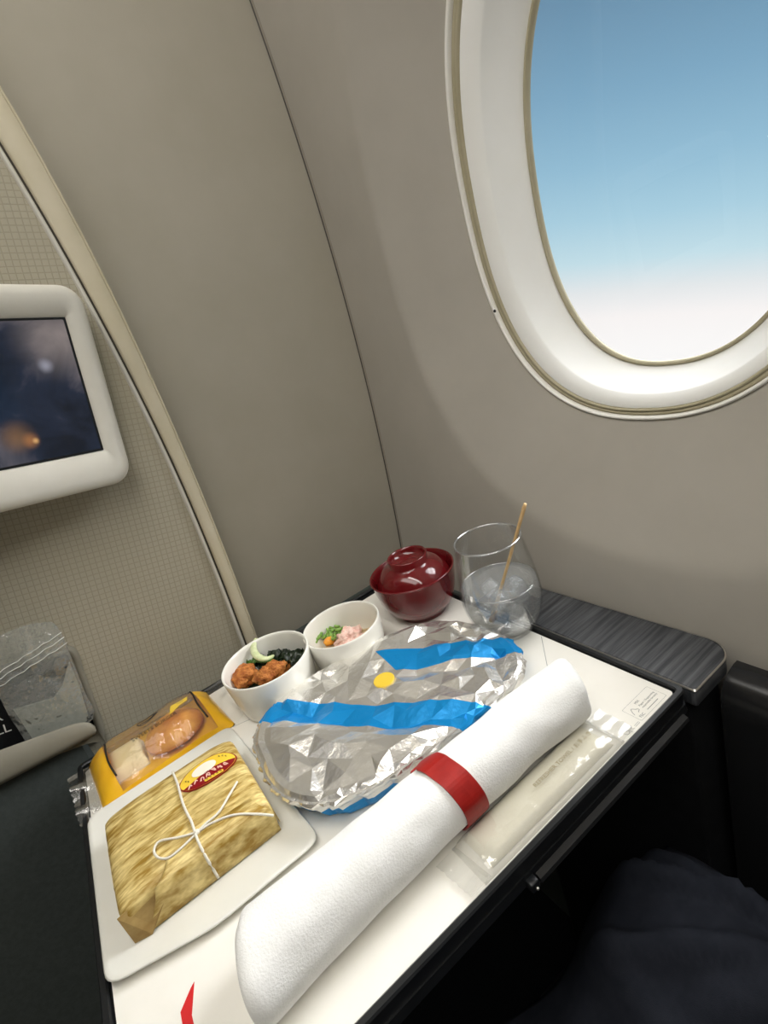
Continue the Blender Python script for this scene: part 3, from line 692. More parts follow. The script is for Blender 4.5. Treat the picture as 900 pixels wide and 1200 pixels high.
rad_ = [.0012 + .0030 * math.sin(PI * min(1, .08 + .92 * k / (nck - 1))) ** .7 for k in range(nck)]
vs, fs = tube(cpp, rad_, 10, .75); obj('flesh', vs, fs, m_cuke, ck, True)
vs, fs = tube([p + Vector((-.0006, -.0006, -rad_[k] * .55)) for k, p in enumerate(cpp)], [r * .8 for r in rad_], 8, .5); obj('rind', vs, fs, m_rind, ck, True)

# bowl 2 contents
def in2(px, py, z): p = onz(px, py, z); return (p.x, p.y, z)
nd = thing('tan_noodles', (B2[0], B2[1], ZT + .010), 'tan noodles at the bottom of the bowl with scallions', 'noodles')
vs, fs = lathe([(0, .016), (.012, .0165), (.026, .015), (.036, .012), (.0375, .008)], 40, (B2[0], B2[1], ZT))
vs = [(x, y, z + .003 * noise.noise(Vector((x * 150, y * 150, 6)))) for x, y, z in vs]
obj('noodle_bed', vs, fs, m_soba, nd, True)
random.seed(11)
for k in range(26):
    a = random.uniform(0, 2 * PI); r = random.uniform(.004, .028); cx, cy = B2[0] + r * math.cos(a), B2[1] + r * math.sin(a); b = random.uniform(0, PI)
    pts_ = [(cx + math.cos(b) * t + .004 * math.sin(t * 300 + k), cy + math.sin(b) * t, ZT + .0175 + .001 * math.sin(t * 200 + k)) for t in [-.009 + .003 * q for q in range(7)]]
    pts_ = [p for p in pts_ if (p[0] - B2[0]) ** 2 + (p[1] - B2[1]) ** 2 < .034 ** 2]
    if len(pts_) > 3:
        vs, fs = tube(pts_, .0011, 6); obj('noodle', vs, fs, m_soba, nd, True)
vs, fs = [], []
for i in range(20):
    a = 2 * PI * i / 20
    for j in range(8):
        b = 2 * PI * j / 8; r = .0036 + .0010 * math.cos(b); vs.append((r * math.cos(a), r * math.sin(a), .0020 * math.sin(b)))
for i in range(20):
    for j in range(8): fs.append((i * 8 + j, ((i + 1) % 20) * 8 + j, ((i + 1) % 20) * 8 + (j + 1) % 8, i * 8 + (j + 1) % 8))
ringme = bpy.data.meshes.new('scallion_ring'); ringme.from_pydata(vs, [], fs); ringme.materials.append(m_scal)
for p in ringme.polygons: p.use_smooth = True
random.seed(5)
for px, py in [(372, 748), (368, 751), (375, 744), (383, 741), (389, 739), (393, 743), (397, 738), (386, 745), (391, 747), (399, 742), (380, 746), (395, 734), (387, 735), (402, 739), (370, 744)]:
    o = bpy.data.objects.new('scallion_ring', ringme); COL.objects.link(o)
    o.location = in2(px, py, ZT + .0225 + random.uniform(-.001, .003)); o.rotation_euler = (random.uniform(-.7, .7), random.uniform(-.7, .7), random.uniform(0, 3))
    k = random.uniform(.8, 1.15); o.scale = (k, k * .9, k)
    tag(o, 'small chopped green scallion ring heaped in the white bowl', 'scallion', 'scallion rings in the bowl')
blob('pink_flakes', in2(409, 747, ZT + .0215), (.0155, .0125, .0095), 2.2, .42, 2.4, m_pink, 'fluffy pink fish flakes mound beside the scallions', 'fish flakes')
blob('orange_yolk', in2(386, 751, ZT + .0215), (.0070, .0060, .0050), 6.1, .2, 1.5, m_orange, 'small orange piece between scallions and pink flakes', 'garnish', sub=3)

# ------------------------------------------------------------------ red soup bowl with lid
SB = (.2705, .4965); RS, HS = .0515, .056
sb = thing('soup_bowl', (SB[0], SB[1], ZT), 'dark red lacquer soup bowl with a fitted lid', 'bowl')
prof = [(0, .003), (.024, .003), (.0255, 0), (.0285, 0), (.0290, .004), (.0345, .008), (.0415, .016), (.0460, .028), (.0490, .042), (RS - .0008, HS - .002), (RS, HS), (RS - .0010, HS + .0008), (RS - .0020, HS), (.0470, .042), (.0440, .028), (.039, .017), (.030, .010), (0, .009)]
vs, fs = lathe(prof, 96, (SB[0], SB[1], ZT)); merge(obj('bowl_body', vs, fs, m_red, sb, True))
prof = [(.0462, HS - .0185), (.0468, HS - .0170), (.0455, HS - .0135), (.0425, HS - .0060), (.0385, HS + .0010), (.0340, HS + .0060), (.0290, HS + .0090), (.0255, HS + .0105), (.0240, HS + .0125), (.0240, HS + .0190), (.0234, HS + .0200), (.0222, HS + .0197), (.0214, HS + .0165), (.0200, HS + .0115), (.010, HS + .0107), (0, HS + .0107)]
vs, fs = lathe(prof, 96, (SB[0], SB[1], ZT)); lid = merge(obj('lid', vs, fs, m_red, sb, True))

# ------------------------------------------------------------------ glass of iced water with stirrer
G = (.2940, .3740); GH = .111
m_glass = film('clear_glass', (.99, .995, .995, 1), gloss=.015, rough=.02, fres=.28)
m_rim = film('glass_rim', (.97, .98, .98, 1), gloss=.30, rough=.05, haze=.12, hazecol=(.9, .9, .9, 1))  # white highlight of the rim put into its haze and sheen
m_water = film('water', (.96, .975, .98, 1), gloss=.03, haze=.13, hazecol=(.95, .96, .97, 1), rough=.02, bump=.25, bscale=(90, 90, 90), bdist=.003, fres=.35)
m_ice = film('ice', (.96, .975, .985, 1), gloss=.08, haze=.14, hazecol=(.95, .96, .97, 1), rough=.05, bump=1.0, bscale=(160, 160, 160), bdist=.004)
gout = [(.0130, 0), (.0185, .0018), (.0278, .010), (.0350, .022), (.0392, .036), (.0405, .046), (.0402, .058), (.0385, .075), (.0355, .094), (.0330, GH)]
def gr(z): return interp([(b, a) for a, b in gout], z)
gin = [(gr(z) - .0013, z) for z in (.110, .094, .075, .058, .046, .036, .022)] + [(.0270, .0125), (.0190, .0075), (0, .0065)]
prof = [(0, .0010), (.0118, .0010), (.0125, 0)] + gout + [(gr(GH) - .0003, GH + .0005), (gr(GH) - .0010, GH + .0005)] + gin
gl = thing('water_glass', (G[0], G[1], ZT), 'clear stemless tumbler of iced water with a wooden stirrer', 'glass')
vs, fs = lathe(prof, 96, (G[0], G[1], ZT)); merge(obj('glass_body', vs, fs, m_glass, gl, True))
vs, fs = lathe([(gr(GH) - .0007 + .0010 * math.cos(2 * PI * k / 10), GH + .0010 * math.sin(2 * PI * k / 10)) for k in range(10)], 96, (G[0], G[1], ZT), True); obj('glass_rim', vs, fs, m_rim, gl, True)
WH = .062
prof = [(0, .0071)] + [(.0186, .0081), (.0264, .0130)] + [(gr(z) - .0018, z) for z in (.022, .030, .036, .046, .054)] + [(gr(WH) - .0018, WH), (gr(WH) - .0040, WH - .0005), (0, WH - .0006)]
wt = thing('water', (G[0], G[1], ZT + .0071), 'clear water half filling the stemless tumbler', 'water')
vs, fs = lathe(prof, 80, (G[0], G[1], ZT)); merge(obj('water_body', vs, fs, m_water, wt, True))
vs, fs = lathe([(gr(WH) - .0026 + .0008 * math.cos(2 * PI * k / 8), WH + .0007 * math.sin(2 * PI * k / 8)) for k in range(8)], 80, (G[0], G[1], ZT), True); obj('meniscus_highlight', vs, fs, m_rim, wt, True)  # pale ring added as the bright highlight along the water edge
random.seed(21)
for k, (dx, dy, z, s) in enumerate([(-.012, -.010, .050, .0100), (.013, -.008, .051, .0105), (.001, .015, .049, .0100), (-.016, .010, .034, .0088), (.015, .012, .033, .0088), (.001, -.010, .030, .0092), (-.002, .004, .0215, .0080)]):
    bm = bmesh.new(); bmesh.ops.create_cube(bm, size=2 * s); bmesh.ops.subdivide_edges(bm, edges=bm.edges[:], cuts=3, use_grid_fill=True)
    R = Matrix.Rotation(random.uniform(0, 3), 3, 'X') @ Matrix.Rotation(random.uniform(0, 3), 3, 'Y')
    for v in bm.verts:
        n = v.co.normalized(); q = v.co.lerp(n * s * 1.25, .45) * (1 + .10 * noise.noise(v.co * 150 + Vector((k, 0, 0))))
        v.co = R @ q * .8 + Vector((G[0] + dx, G[1] + dy, ZT + z))
    o = bmo('ice_cube', bm, m_ice, None, True); tag(o, 'rounded clear ice cube floating in the water glass', 'ice cube', 'ice cubes in the glass')
st = thing('wooden_stirrer', (G[0] - .006, G[1] + .018, ZT + .01), 'thin pale bamboo stirrer leaning out of the water glass', 'stirrer')
low = Vector((G[0] + .017 * math.cos(2.2), G[1] + .017 * math.sin(2.2), ZT + .0155)); rim_ = Vector((G[0] + .0292 * math.cos(-1.1), G[1] + .0292 * math.sin(-1.1), ZT + GH + .001))
top = low + (rim_ - low) * ((.845 - low.z) / (rim_.z - low.z))
d = (top - low)
vs, fs = tube([low + d * t for t in (0, .02, .10, .4, .8, .97, 1.0)], [.0030, .0034, .0024, .0015, .0016, .0019, .0014], 10); obj('stick', vs, fs, m_bamboo, st, True)

# ------------------------------------------------------------------ foil-covered casserole dish
fo = thing('foil_dish', (.15, .38, ZT), 'oval hot-meal dish sealed under silver foil with blue stripes', 'dish')
op = [(.0255, .405), (.0290, .430), (.044, .452), (.064, .463), (.091, .468), (.141, .465), (.190, .455), (.232, .434), (.2535, .402), (.2615, .365), (.258, .330), (.243, .306), (.222, .296), (.180, .2945), (.127, .298), (.082, .305), (.046, .322), (.027, .350), (.0225, .380)]
outl = smoothpath([(x, y, 0) for x, y in op], 8, True)
oc = Vector((.143, .380, 0)); NO = len(outl)
FD = onz(449, 794, ZT + .033)
def inside(p, t=1.0):
    n_ = 0
    for i in range(NO):
        a, b = oc + (outl[i] - oc) * t, oc + (outl[i - 1] - oc) * t
        if (a.y > p[1]) != (b.y > p[1]) and p[0] < (b.x - a.x) * (p[1] - a.y) / (b.y - a.y) + a.x: n_ += 1
    return n_ % 2 == 1
random.seed(31)
P2, HZ = [], []
for i in range(NO):
    P2.append(Vector((outl[i].x, outl[i].y))); HZ.append(ZT + .0270)
for t, z, k in ((.975, .0292, 2), (.93, .0285, 3)):                     # rolled lip just inside the edge
    for i in range(0, NO, k):
        q = oc + (outl[i] - oc) * t; P2.append(Vector((q.x, q.y))); HZ.append(ZT + z + random.uniform(-.0006, .0006))
tries = 0
while tries < 4000 and len(P2) < 720:
    tries += 1
    p = Vector((random.uniform(.02, .27), random.uniform(.29, .47)))
    if not inside(p, .91): continue
    rough_ = min(1, max(0, (p.x - .19) / .05)) + min(1, max(0, (.075 - p.x) / .05)) * .5 + min(1, max(0, (p.y - .425) / .02)) * .6
    dmin = .0135 - .0070 * min(1, rough_)
    if any((p - q).length < dmin for q in P2[int(NO * 1.8):]): continue
    if (p - FD.xy).length < .012: continue
    fold_ = .0075 * abs(math.sin((p.x * .75 + p.y * .55) * 55 + 2.2 * noise.noise(Vector((p.x * 20, p.y * 20, 3)))))
    h = ZT + .0245 + fold_ + random.uniform(-.0022, .0022) * (1 + .3 * rough_) + .002 * noise.noise(Vector((p.x * 30, p.y * 30, 1)))
    h += .010 * math.exp(-(((p.x - .205) / .035) ** 2 + ((p.y - .432) / .016) ** 2))
    P2.append(p); HZ.append(h)
for k in range(12):
    a = 2 * PI * k / 12; P2.append(FD.xy + Vector((math.cos(a), math.sin(a))) * .0112); HZ.append(ZT + .0300)
v2, e2_, f2, ov, oe, of = geometry.delaunay_2d_cdt(P2, [], [], 0, 1e-6)
vz = [HZ[o[0]] for o in ov]
# split every facet once so that the folds are slightly curved, then keep them flat shaded
fs = []
for f in f2:
    c = sum((v2[i] for i in f), Vector((0, 0))) / 3
    if inside((c.x, c.y), 1.001): fs.append(tuple(f))
obj('foil_top', [(v.x, v.y, z) for v, z in zip(v2, vz)], fs, m_foil, fo, False)
rings = []
for t, z, am in ((1.0, .0270, 0), (1.018, .0268, .3), (1.026, .0250, .8), (1.018, .0225, 1), (.990, .0185, 1), (.965, .013, 1), (.945, .008, 1), (.925, .003, .6), (.91, .0008, .2)):
    r = []
    for i, p in enumerate(outl):
        q = oc + (p - oc) * t; nn = (p - oc).normalized()
        w = am * (.0016 * math.sin(i * 1.31) + .0012 * math.sin(i * 2.9 + 1) + .0014 * noise.noise(Vector((i * .35, z * 200, 2))))
        q = q + nn * w; r.append(Vector((q.x, q.y, ZT + z + am * .0006 * math.sin(i * 2.1) * (1 if z > .002 else 0))))
    rings.append(r)
vs, fs = loft(rings, cap1=True); obj('foil_skirt', vs, fs, m_foil, fo, False)
dc = FD
vs, fs = lathe([(0, .0006), (.0098, .0006), (.0102, .0001), (.0102, -.0012)], 32, (dc.x, dc.y, ZT + .0304)); obj('round_sticker', vs, fs, m_styel, fo)['label'] = 'yellow round sticker'

# ------------------------------------------------------------------ rolled napkin with red band
nk = thing('rolled_napkin', (.1, .26, ZT), 'rolled white cotton napkin held by a red band', 'napkin')
def nk_r(x, th):
    u = (x + .040) / .292
    r = .0236 * (1 + .09 * (1 - u) ** 3) * (1 - .05 * math.exp(-((x - .1165) / .02) ** 2))
    w = 1 + .075 * noise.noise(Vector((x * 17, math.cos(th) * 1.2, math.sin(th) * 1.2))) + .035 * noise.noise(Vector((x * 48, math.cos(th) * 2, math.sin(th) * 2 + 4)))
    return r * w
rings = []; NXN, NA = 60, 48
for k in range(NXN + 1):
    u = k / NXN; x = -.040 + .292 * u
    yc = .2600 - .004 * max(0, (u - .75) / .25); zc = ZT + .0238
    r = 1.0
    e = min(u, 1 - u) * .292
    if e < .006: r *= .86 + .14 * math.sqrt(max(0, 1 - (1 - e / .006) ** 2))
    ring = []
    for a in range(NA):
        th = 2 * PI * a / NA
        fold = .0022 * (1 / (1 + math.exp(-(th - 5.3) * 14))) * (1 if th < 2 * PI else 0)
        flare = 1 + .22 * max(0, 1 - u / .22) ** 1.5 * max(0, math.cos(th - 3.7)); rr2 = r * nk_r(x, th) * flare + fold * (1 - min(1, max(0, (th - 5.9) / .3)))
        yy = yc + rr2 * math.cos(th) * 1.02; z_ = zc + rr2 * math.sin(th)
        sk = .008 * (1 - u) ** 8 * math.cos(th) - .012 * u ** 10 * -math.cos(th) * .8           # the two ends are cut a little askew
        ring.append(Vector((x + sk, yy, max(ZT + .0004, z_))))
    rings.append(ring)
def capring(ring, dx, s):
    c = sum(ring, Vector()) / len(ring); return [c + (p - c) * s + Vector((dx, 0, 0)) for p in ring]
rings = [capring(rings[0], .012, .25), capring(rings[0], .006, .6), capring(rings[0], .0005, .9)] + rings + [capring(rings[-1], -.0005, .9), capring(rings[-1], -.006, .6), capring(rings[-1], -.012, .25)]
vs, fs = loft(rings, cap0=True, cap1=True); o = obj('cloth_roll', vs, fs, m_cloth, nk, True)
s = o.modifiers.new('smooth', 'SUBSURF'); s.levels = 1; s.render_levels = 1
# band: a strip wound once round the roll, its pointed tongue lying over the far side
rings = []
for k in range(61):
    a = math.radians(42) + 2 * PI * .97 * k / 60
    r = max(nk_r(.1165 + dx, a % (2 * PI)) for dx in (-.009, 0, .009)) + .0006 + (.0006 if k < 8 else 0)
    xc = .1165 + .004 * math.cos(a - .3) * -1
    hw = .0098
    if k < 3: hw = .004 + .0058 * k / 3
    z_ = max(ZT + .0002, ZT + .0238 + r * math.sin(a))
    c = Vector((xc, .2600 + r * 1.02 * math.cos(a), z_)); nn = Vector((0, math.cos(a), math.sin(a)))
    rings.append([c + Vector((-hw, 0, 0)), c + Vector((-hw, 0, 0)) + nn * .0011, c + nn * .0014, c + Vector((hw, 0, 0)) + nn * .0011, c + Vector((hw, 0, 0))])
vs, fs = loft(rings, cap0=True, cap1=True); obj('red_band', vs, fs, m_band, nk)['label'] = 'red napkin band with an angular tongue'

# ------------------------------------------------------------------ wet towel sachet
tw = thing('towel_sachet', (.165, .225, ZT), 'clear plastic sachet with a folded refresher towel beside the napkin', 'towel')
def pillow(x0, x1, y0, y1, z0, h, nx=30, ny=14, ex=6, ey=4, seed=0, amp=.0):
    vs, fs = [], []
    for i in range(nx + 1):
        for j in range(ny + 1):
            u = i / nx * 2 - 1; v = j / ny * 2 - 1
            w = max(0, 1 - abs(u) ** ex) ** .5 * max(0, 1 - abs(v) ** ey) ** .5
            x = (x0 + x1) / 2 + u * (x1 - x0) / 2; y = (y0 + y1) / 2 + v * (y1 - y0) / 2
            vs.append((x, y, z0 + h * w + amp * w * noise.noise(Vector((x * 60, y * 60, seed)))))
    for i in range(nx):
        for j in range(ny):
            a = i * (ny + 1) + j; fs.append((a, a + ny + 1, a + ny + 2, a + 1))
    return vs, fs
vs, fs = pillow(.106, .234, .2140, .2420, ZT + .0006, .0066, ex=14, ey=8); obj('folded_towel', vs, fs, m_towel, tw, True)
vs, fs = pillow(.096, .242, .2095, .2430, ZT + .0004, .0082, ex=10, ey=6, seed=3, amp=.0012); obj('film_top', vs, fs, m_sleeve, tw, True)
for x0, x1, s in ((.082, .100, 1), (.238, .256, -1)):
    vs, fs = [], []
    for i in range(9):
        for j in range(13):
            u = i / 8; v = j / 12; x = x0 + (x1 - x0) * u; y = .2095 + .031 * v
            edge = (1 - u) if s > 0 else u
            x += s * .003 * edge * (j % 2) * .3 + (-.0035 * (v - .5) if s > 0 else 0)
            vs.append((x, y, ZT + .0008 + .0025 * abs(math.sin(v * 9 + s)) * edge + .0022 * (1 - edge)))
    for i in range(8):
        for j in range(12):
            a = i * 13 + j; fs.append((a, a + 13, a + 14, a + 1))
    obj('end_seal', vs, fs, m_sleeve, tw, True)
text('lettering', 'REFRESHER TOWEL / \u304a\u624b\u3075\u304d', .0046, T(.164, .2255, ZT + .0108), m_goldink, tw, .062)

# ------------------------------------------------------------------ leaf-patterned wrapped parcel
pc = thing('wrapped_parcel', (-.042, .395, PZ), 'burger parcel in tan bamboo-leaf paper tied with white string', 'parcel')
X0, X1, Y0, Y1, ZB, ZP = -.101, .0135, .350, .4530, PZ + .0002, PZ + .0310
vs, fs = [], []
NU, NV = 36, 28
def parcel_top(x, y):
    u = (x - (X0 + X1) / 2) / ((X1 - X0) / 2); v = (y - (Y0 + Y1) / 2) / ((Y1 - Y0) / 2)
    u = max(-1, min(1, u)); v = max(-1, min(1, v))
    return ZP - .0045 * (abs(u) ** 6) - .004 * abs(v) ** 8 + .0022 * (1 - u * u) * (1 - v * v) + .0008 * noise.noise(Vector((x * 45, y * 45, 4)))
rings = []
def prect(d, zf):
    out = []
    for a, b in rrect(X0 + d, X1 - d, Y0 + d, Y1 - d, .006 + .0, 4): out.append((a, b))
    # resample sides
    res = []
    for i in range(len(out)):
        p, q = Vector(out[i]), Vector(out[(i + 1) % len(out)]); n = max(1, int((q - p).length / .006))
        for k in range(n): res.append(p.lerp(q, k / n))
    return [Vector((p.x, p.y, zf(p.x, p.y))) for p in res]
base = prect(0, lambda x, y: 0)
def scaled(s, zf):
    c = Vector(((X0 + X1) / 2, (Y0 + Y1) / 2))
    return [Vector((c.x + (p.x - c.x) * s, c.y + (p.y - c.y) * s, zf(c.x + (p.x - c.x) * s, c.y + (p.y - c.y) * s))) for p in base]
rings = [scaled(.94, lambda x, y: ZB), scaled(.985, lambda x, y: ZB + .0015), scaled(1.0, lambda x, y: ZB + .007), scaled(1.0, lambda x, y: ZB + .016), scaled(.992, lambda x, y: parcel_top(x, y) - .003 if parcel_top(x, y) - .003 > ZB + .017 else ZB + .017),
         scaled(.975, lambda x, y: parcel_top(x, y) - .0008)] + [scaled(s, parcel_top) for s in (.94, .85, .7, .55, .4, .25, .1)]
vs, fs = loft(rings, cap0=True, cap1=True); obj('wrapper', vs, fs, m_leaf, pc, True)
def fl(name, pts, m, off=(0, -.0012, 0)):
    o = obj(name, [Vector(p) + Vector(off) for p in pts], [tuple(range(len(pts)))], m, pc); s = o.modifiers.new('thickness', 'SOLIDIFY'); s.thickness = .0006; return o
# overlapping flap on the near long side with its folded corner triangles
zt = lambda x, y: parcel_top(x, y) + .0006
def side_curve(x, n=9):
    out = []
    for k in range(n):
        t = k / (n - 1)
        if t < .6: out.append((Y0 - .0014, ZB + .0008 + (ZP - .009 - ZB) * t / .6))
        else:
            s = (t - .6) / .4; y = Y0 - .0014 + .0135 * s * s; out.append((y, max(parcel_top(x, y) + .0010, ZP - .009 + .003 * s)))
    return out
gridf = []
for i in range(25):
    u = i / 24; rowp = []
    for k, (y, z) in enumerate(side_curve(0)):
        t = k / 8; xl = -.090 + .024 * t + .012 * max(0, t - .6); xr = .012 - .020 * max(0, t - .55)
        x = xl + (xr - xl) * u; yy, zz2 = side_curve(x)[k]; rowp.append(Vector((x, yy, zz2)))
    gridf.append(rowp)
vs, fs = loft(gridf, closed=False); o = obj('side_flap', vs, fs, m_leaf, pc, True); s = o.modifiers.new('thickness', 'SOLIDIFY'); s.thickness = .0008
# open corner fold at the near left end
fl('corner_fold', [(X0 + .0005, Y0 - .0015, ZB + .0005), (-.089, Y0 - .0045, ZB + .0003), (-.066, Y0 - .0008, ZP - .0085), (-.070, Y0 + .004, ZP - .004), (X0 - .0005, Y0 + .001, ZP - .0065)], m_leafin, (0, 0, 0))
fl('end_flap', [(X0 - .0008, Y0 + .012, ZB + .001), (X0 - .0010, Y1 - .02, ZB + .001), (X0 + .0002, Y1 - .03, ZP - .009), (X0 + .0002, Y0 + .03, ZP - .009)], m_leaf, (0, 0, 0))
fl('end_flap', [(X1 + .0008, Y0 + .004, ZB + .002), (X1 + .0008, Y1 - .02, ZB + .002), (X1 - .0006, Y1 - .03, ZP - .009), (X1 - .0006, Y0 + .02, ZP - .009)], m_leaf, (0, 0, 0))
# string: one turn, knot, bow
def pz(px, py, dz=.0012):
    p = onz(px, py, ZP); return Vector((p.x, p.y, parcel_top(p.x, p.y) + dz))
sg = empty('string', (-.04, .37, ZP)); attach(sg, pc)
turn = [Vector((-.0395, Y1 + .0012, ZB + .004)), Vector((-.0395, Y1 + .0010, ZB + .018)), Vector((-.0395, Y1 - .003, parcel_top(-.0395, Y1 - .003) + .0010))] + [Vector((-.0395 + .0006 * math.sin(k), Y1 - .008 - .0098 * k, parcel_top(-.0395, Y1 - .008 - .0098 * k) + .0012)) for k in range(8)] + [Vector((-.0395, Y0 + .009, parcel_top(-.0395, Y0 + .009) + .0030)), Vector((-.0395, Y0 + .003, parcel_top(-.0395, Y0 + .003) + .0034)), Vector((-.0395, Y0 - .0032, ZP - .008)), Vector((-.0395, Y0 - .0036, ZB + .003))]
vs, fs = tube(smoothpath(turn, 4), .0010, 8); obj('string_turn', vs, fs, m_string, sg, True)
for nm, pp in (('bow_loop', [(232, 978), (212, 985), (190, 990), (183, 1000), (187, 1008), (198, 1008), (212, 998), (224, 987), (232, 979)]), ('string_end', [(232, 978), (243, 968), (258, 955), (270, 935), (279, 918)]), ('string_end', [(232, 978), (250, 967), (275, 956), (300, 951), (317, 949)])):
    P_ = [pz(a, b, .0022 if 0 < i < len(pp) - 1 else .0018) for i, (a, b) in enumerate(pp)]
    vs, fs = tube(smoothpath(P_, 5), .0009, 8); obj(nm, vs, fs, m_string, sg, True)
bm = bmesh.new(); bmesh.ops.create_icosphere(bm, subdivisions=2, radius=.0024, matrix=Matrix.Translation(pz(232, 978, .0018))); bmo('knot', bm, m_string, sg, True)
# oval sticker (plain stand-in for the printed character)
sk = empty('sticker', pz(245, 905)); attach(sk, pc)
SO = pz(244.5, 905, 0)
e1, e2 = pz(273, 886, 0) - SO, pz(256, 923, 0) - SO
SR = math.atan2(e1.y, e1.x)
def sp(u, v, dz): # sticker plane: u along, v across
    c, s_ = math.cos(SR), math.sin(SR); x = SO.x + u * c - v * s_; y = SO.y + u * s_ + v * c
    return Vector((x, y, parcel_top(x, y) + dz))
SA, SBB = .0245, .0158
def oval(name, a, b, dz, m, u0=0, v0=0, cut=None):
    ring = []
    for k in range(48):
        t = 2 * PI * k / 48; u, v = a * math.cos(t), b * math.sin(t)
        if cut is not None: v = min(v, cut(u))
        ring.append((u0 + u, v0 + v))
    rs = [[sp(u0 + (u - u0) * f, v0 + (v - v0) * f, dz) for u, v in ring] for f in (1, .75, .5, .25)]
    vs, fs = loft(rs, cap1=True); return obj(name, vs, fs, m, sk, True)
oval('sticker_border', SA, SBB, .0008, m_stred)
oval('sticker_face', SA * .955, SBB * .935, .0011, m_styel)
oval('sticker_lower_panel', SA * .95, SBB * .93, .0014, m_stred, cut=lambda u: -.0040 + .10 * u)
oval('sticker_plain_oval', .0105, .0066, .0014, m_stwhite, -.002, .0045)
random.seed(2)
for k in range(7):
    u = -.0165 + .0052 * k; v = -.0058 + .10 * u + .001 * math.sin(k * 2)
    pts_ = [sp(u + .0016 * math.cos(t * 1.3 + k), v + .0022 * math.sin(t * 1.9 + k * 1.7), .0018) for t in range(5)]
    vs, fs = tube(smoothpath(pts_, 3), .00055, 5, .4); obj('brush_stroke', vs, fs, m_stpink, sk)
rs = [[sp(u * f + .003, v * f - .0112, .0018) for u, v in rrect(-.0080, .0080, -.0017, .0017, .0012, 3)] for f in (1, .5)]
vs, fs = loft(rs, cap1=True); obj('caption_box', vs, fs, m_styel, sk)
for k in range(5):
    pts_ = [sp(-.0028 + .0029 * k + a, -.0112 + b, .0021) for a, b in ((-.0008, .0008), (.0008, .0006), (-.0002, -.0002), (.0008, -.0009))]
    vs, fs = tube(pts_, .00022, 4, .4); obj('caption_stroke', vs, fs, m_inkblk, sk)
for u0, v0 in ((-.0180, .0025), (-.0162, .0004), (.0125, .0085), (.0150, .0070), (.0172, .0050)):
    pts_ = [sp(u0 + a, v0 + b, .0016) for a, b in ((-.0007, .0008), (.0006, .0004), (-.0006, -.0003), (.0005, -.0010))]
    vs, fs = tube(pts_, .00025, 4, .4); obj('caption_stroke', vs, fs, m_inkblk, sk)

# ------------------------------------------------------------------ bun in a yellow and clear packet
sp_ = thing('sweet_packet', (-.045, .556, ZT), 'clear and yellow plastic packet holding a round bun', 'packet')
A0, A1, C0, C1, PH = -.112, .021, .508, .598, .0300
NU, NV = 44, 30
def pk_pt(u, v):
    w = max(0, 1 - abs(u) ** 5) ** .6 * max(0, 1 - abs(v) ** 2.6) ** .7
    x = (A0 + A1) / 2 + u * (A1 - A0) / 2 + .004 * v * -1; y = (C0 + C1) / 2 + v * (C1 - C0) / 2 + .003 * u
    z = ZT + .0008 + PH * w + .0034 * w * noise.noise(Vector((x * 55, y * 55, 2.2))) + .0010 * w * noise.noise(Vector((x * 140, y * 140, 7)))
    return Vector((x, y, z))
V = [[pk_pt(i / NU * 2 - 1, j / NV * 2 - 1) for j in range(NV + 1)] for i in range(NU + 1)]
def submesh(name, cond, m, off=0):
    idx, vs, fs = {}, [], []
    for i in range(NU):
        for j in range(NV):
            u = (i + .5) / NU * 2 - 1; v = (j + .5) / NV * 2 - 1
            if cond(u, v):
                f = []
                for a, b in ((i, j), (i + 1, j), (i + 1, j + 1), (i, j + 1)):
                    if (a, b) not in idx: idx[(a, b)] = len(vs); vs.append(V[a][b] + Vector((0, 0, off)))
                    f.append(idx[(a, b)])
                fs.append(tuple(f))
    return obj(name, vs, fs, m, sp_, True)
yel = lambda u, v: u < -.70 or u > .76 or v < -.92
submesh('clear_film', lambda u, v: not yel(u, v), m_film)
submesh('yellow_print', yel, m_yel)
for u0 in (-.66, .73):
    pts_ = [pk_pt(u0 + .02 * math.sin(v * 4), v) + Vector((0, 0, .0006)) for v in [-.72 + .1 * k for k in range(16)]]
    vs, fs = tube(pts_, .0010, 5, .4); obj('black_line', vs, fs, m_inkblk, sp_, True)
obj('packet_back', [V[0][0], V[NU][0], V[NU][NV], V[0][NV]], [(0, 1, 2, 3)], m_yel, sp_)
for xs, s in ((A0, -1), (A1, 1)):
    vs, fs = [], []; nI, nJ = 6, 26
    for i in range(nI + 1):
        for j in range(nJ + 1):
            e = i / nI; v = j / nJ * 2 - 1; p = pk_pt(s, v)
            x = p.x + s * (.020 * e + (.0010 * (j % 2) if i == nI else 0)); vs.append((x, p.y + .002 * e * math.sin(v * 5), ZT + .0012 + (.008 if s > 0 else .006) * e * (1 + .7 * math.sin(v * 7 + s)) * .5))
    for i in range(nI):
        for j in range(nJ):
            a = i * (nJ + 1) + j; fs.append((a, a + nJ + 1, a + nJ + 2, a + 1))
    obj('end_seal', vs, fs, m_film, sp_, True)
bc = onz(198, 866, ZT + .012)
prof = [(0, .0210), (.008, .0206), (.017, .0188), (.0245, .0145), (.0285, .0095), (.0290, .0055), (.0235, .0020), (.0180, .0008), (0, .0006)]
vs, fs = lathe(prof, 48, (0, 0, 0)); bx, by = -.028, .553
vs = [(bx + x * 1.06, by + y, ZT + .0012 + z * (1 + .05 * noise.noise(Vector((x * 60, y * 60, 0))))) for x, y, z in vs]
tag(merge(obj('round_bun', vs, fs, m_bun, None, True)), 'golden round sweet bun inside the clear yellow packet', 'bun')
vs, fs = pillow(-.094, -.060, .535, .580, ZT + .0014, .012, 14, 14, ex=10, ey=10); tag(obj('cream_card', vs, fs, m_cake, None, True), 'pale cream wafer piece beside the bun in the packet', 'wafer')
def on_pk(u, v, off=.0022): return pk_pt(u, v) + Vector((0, 0, off))
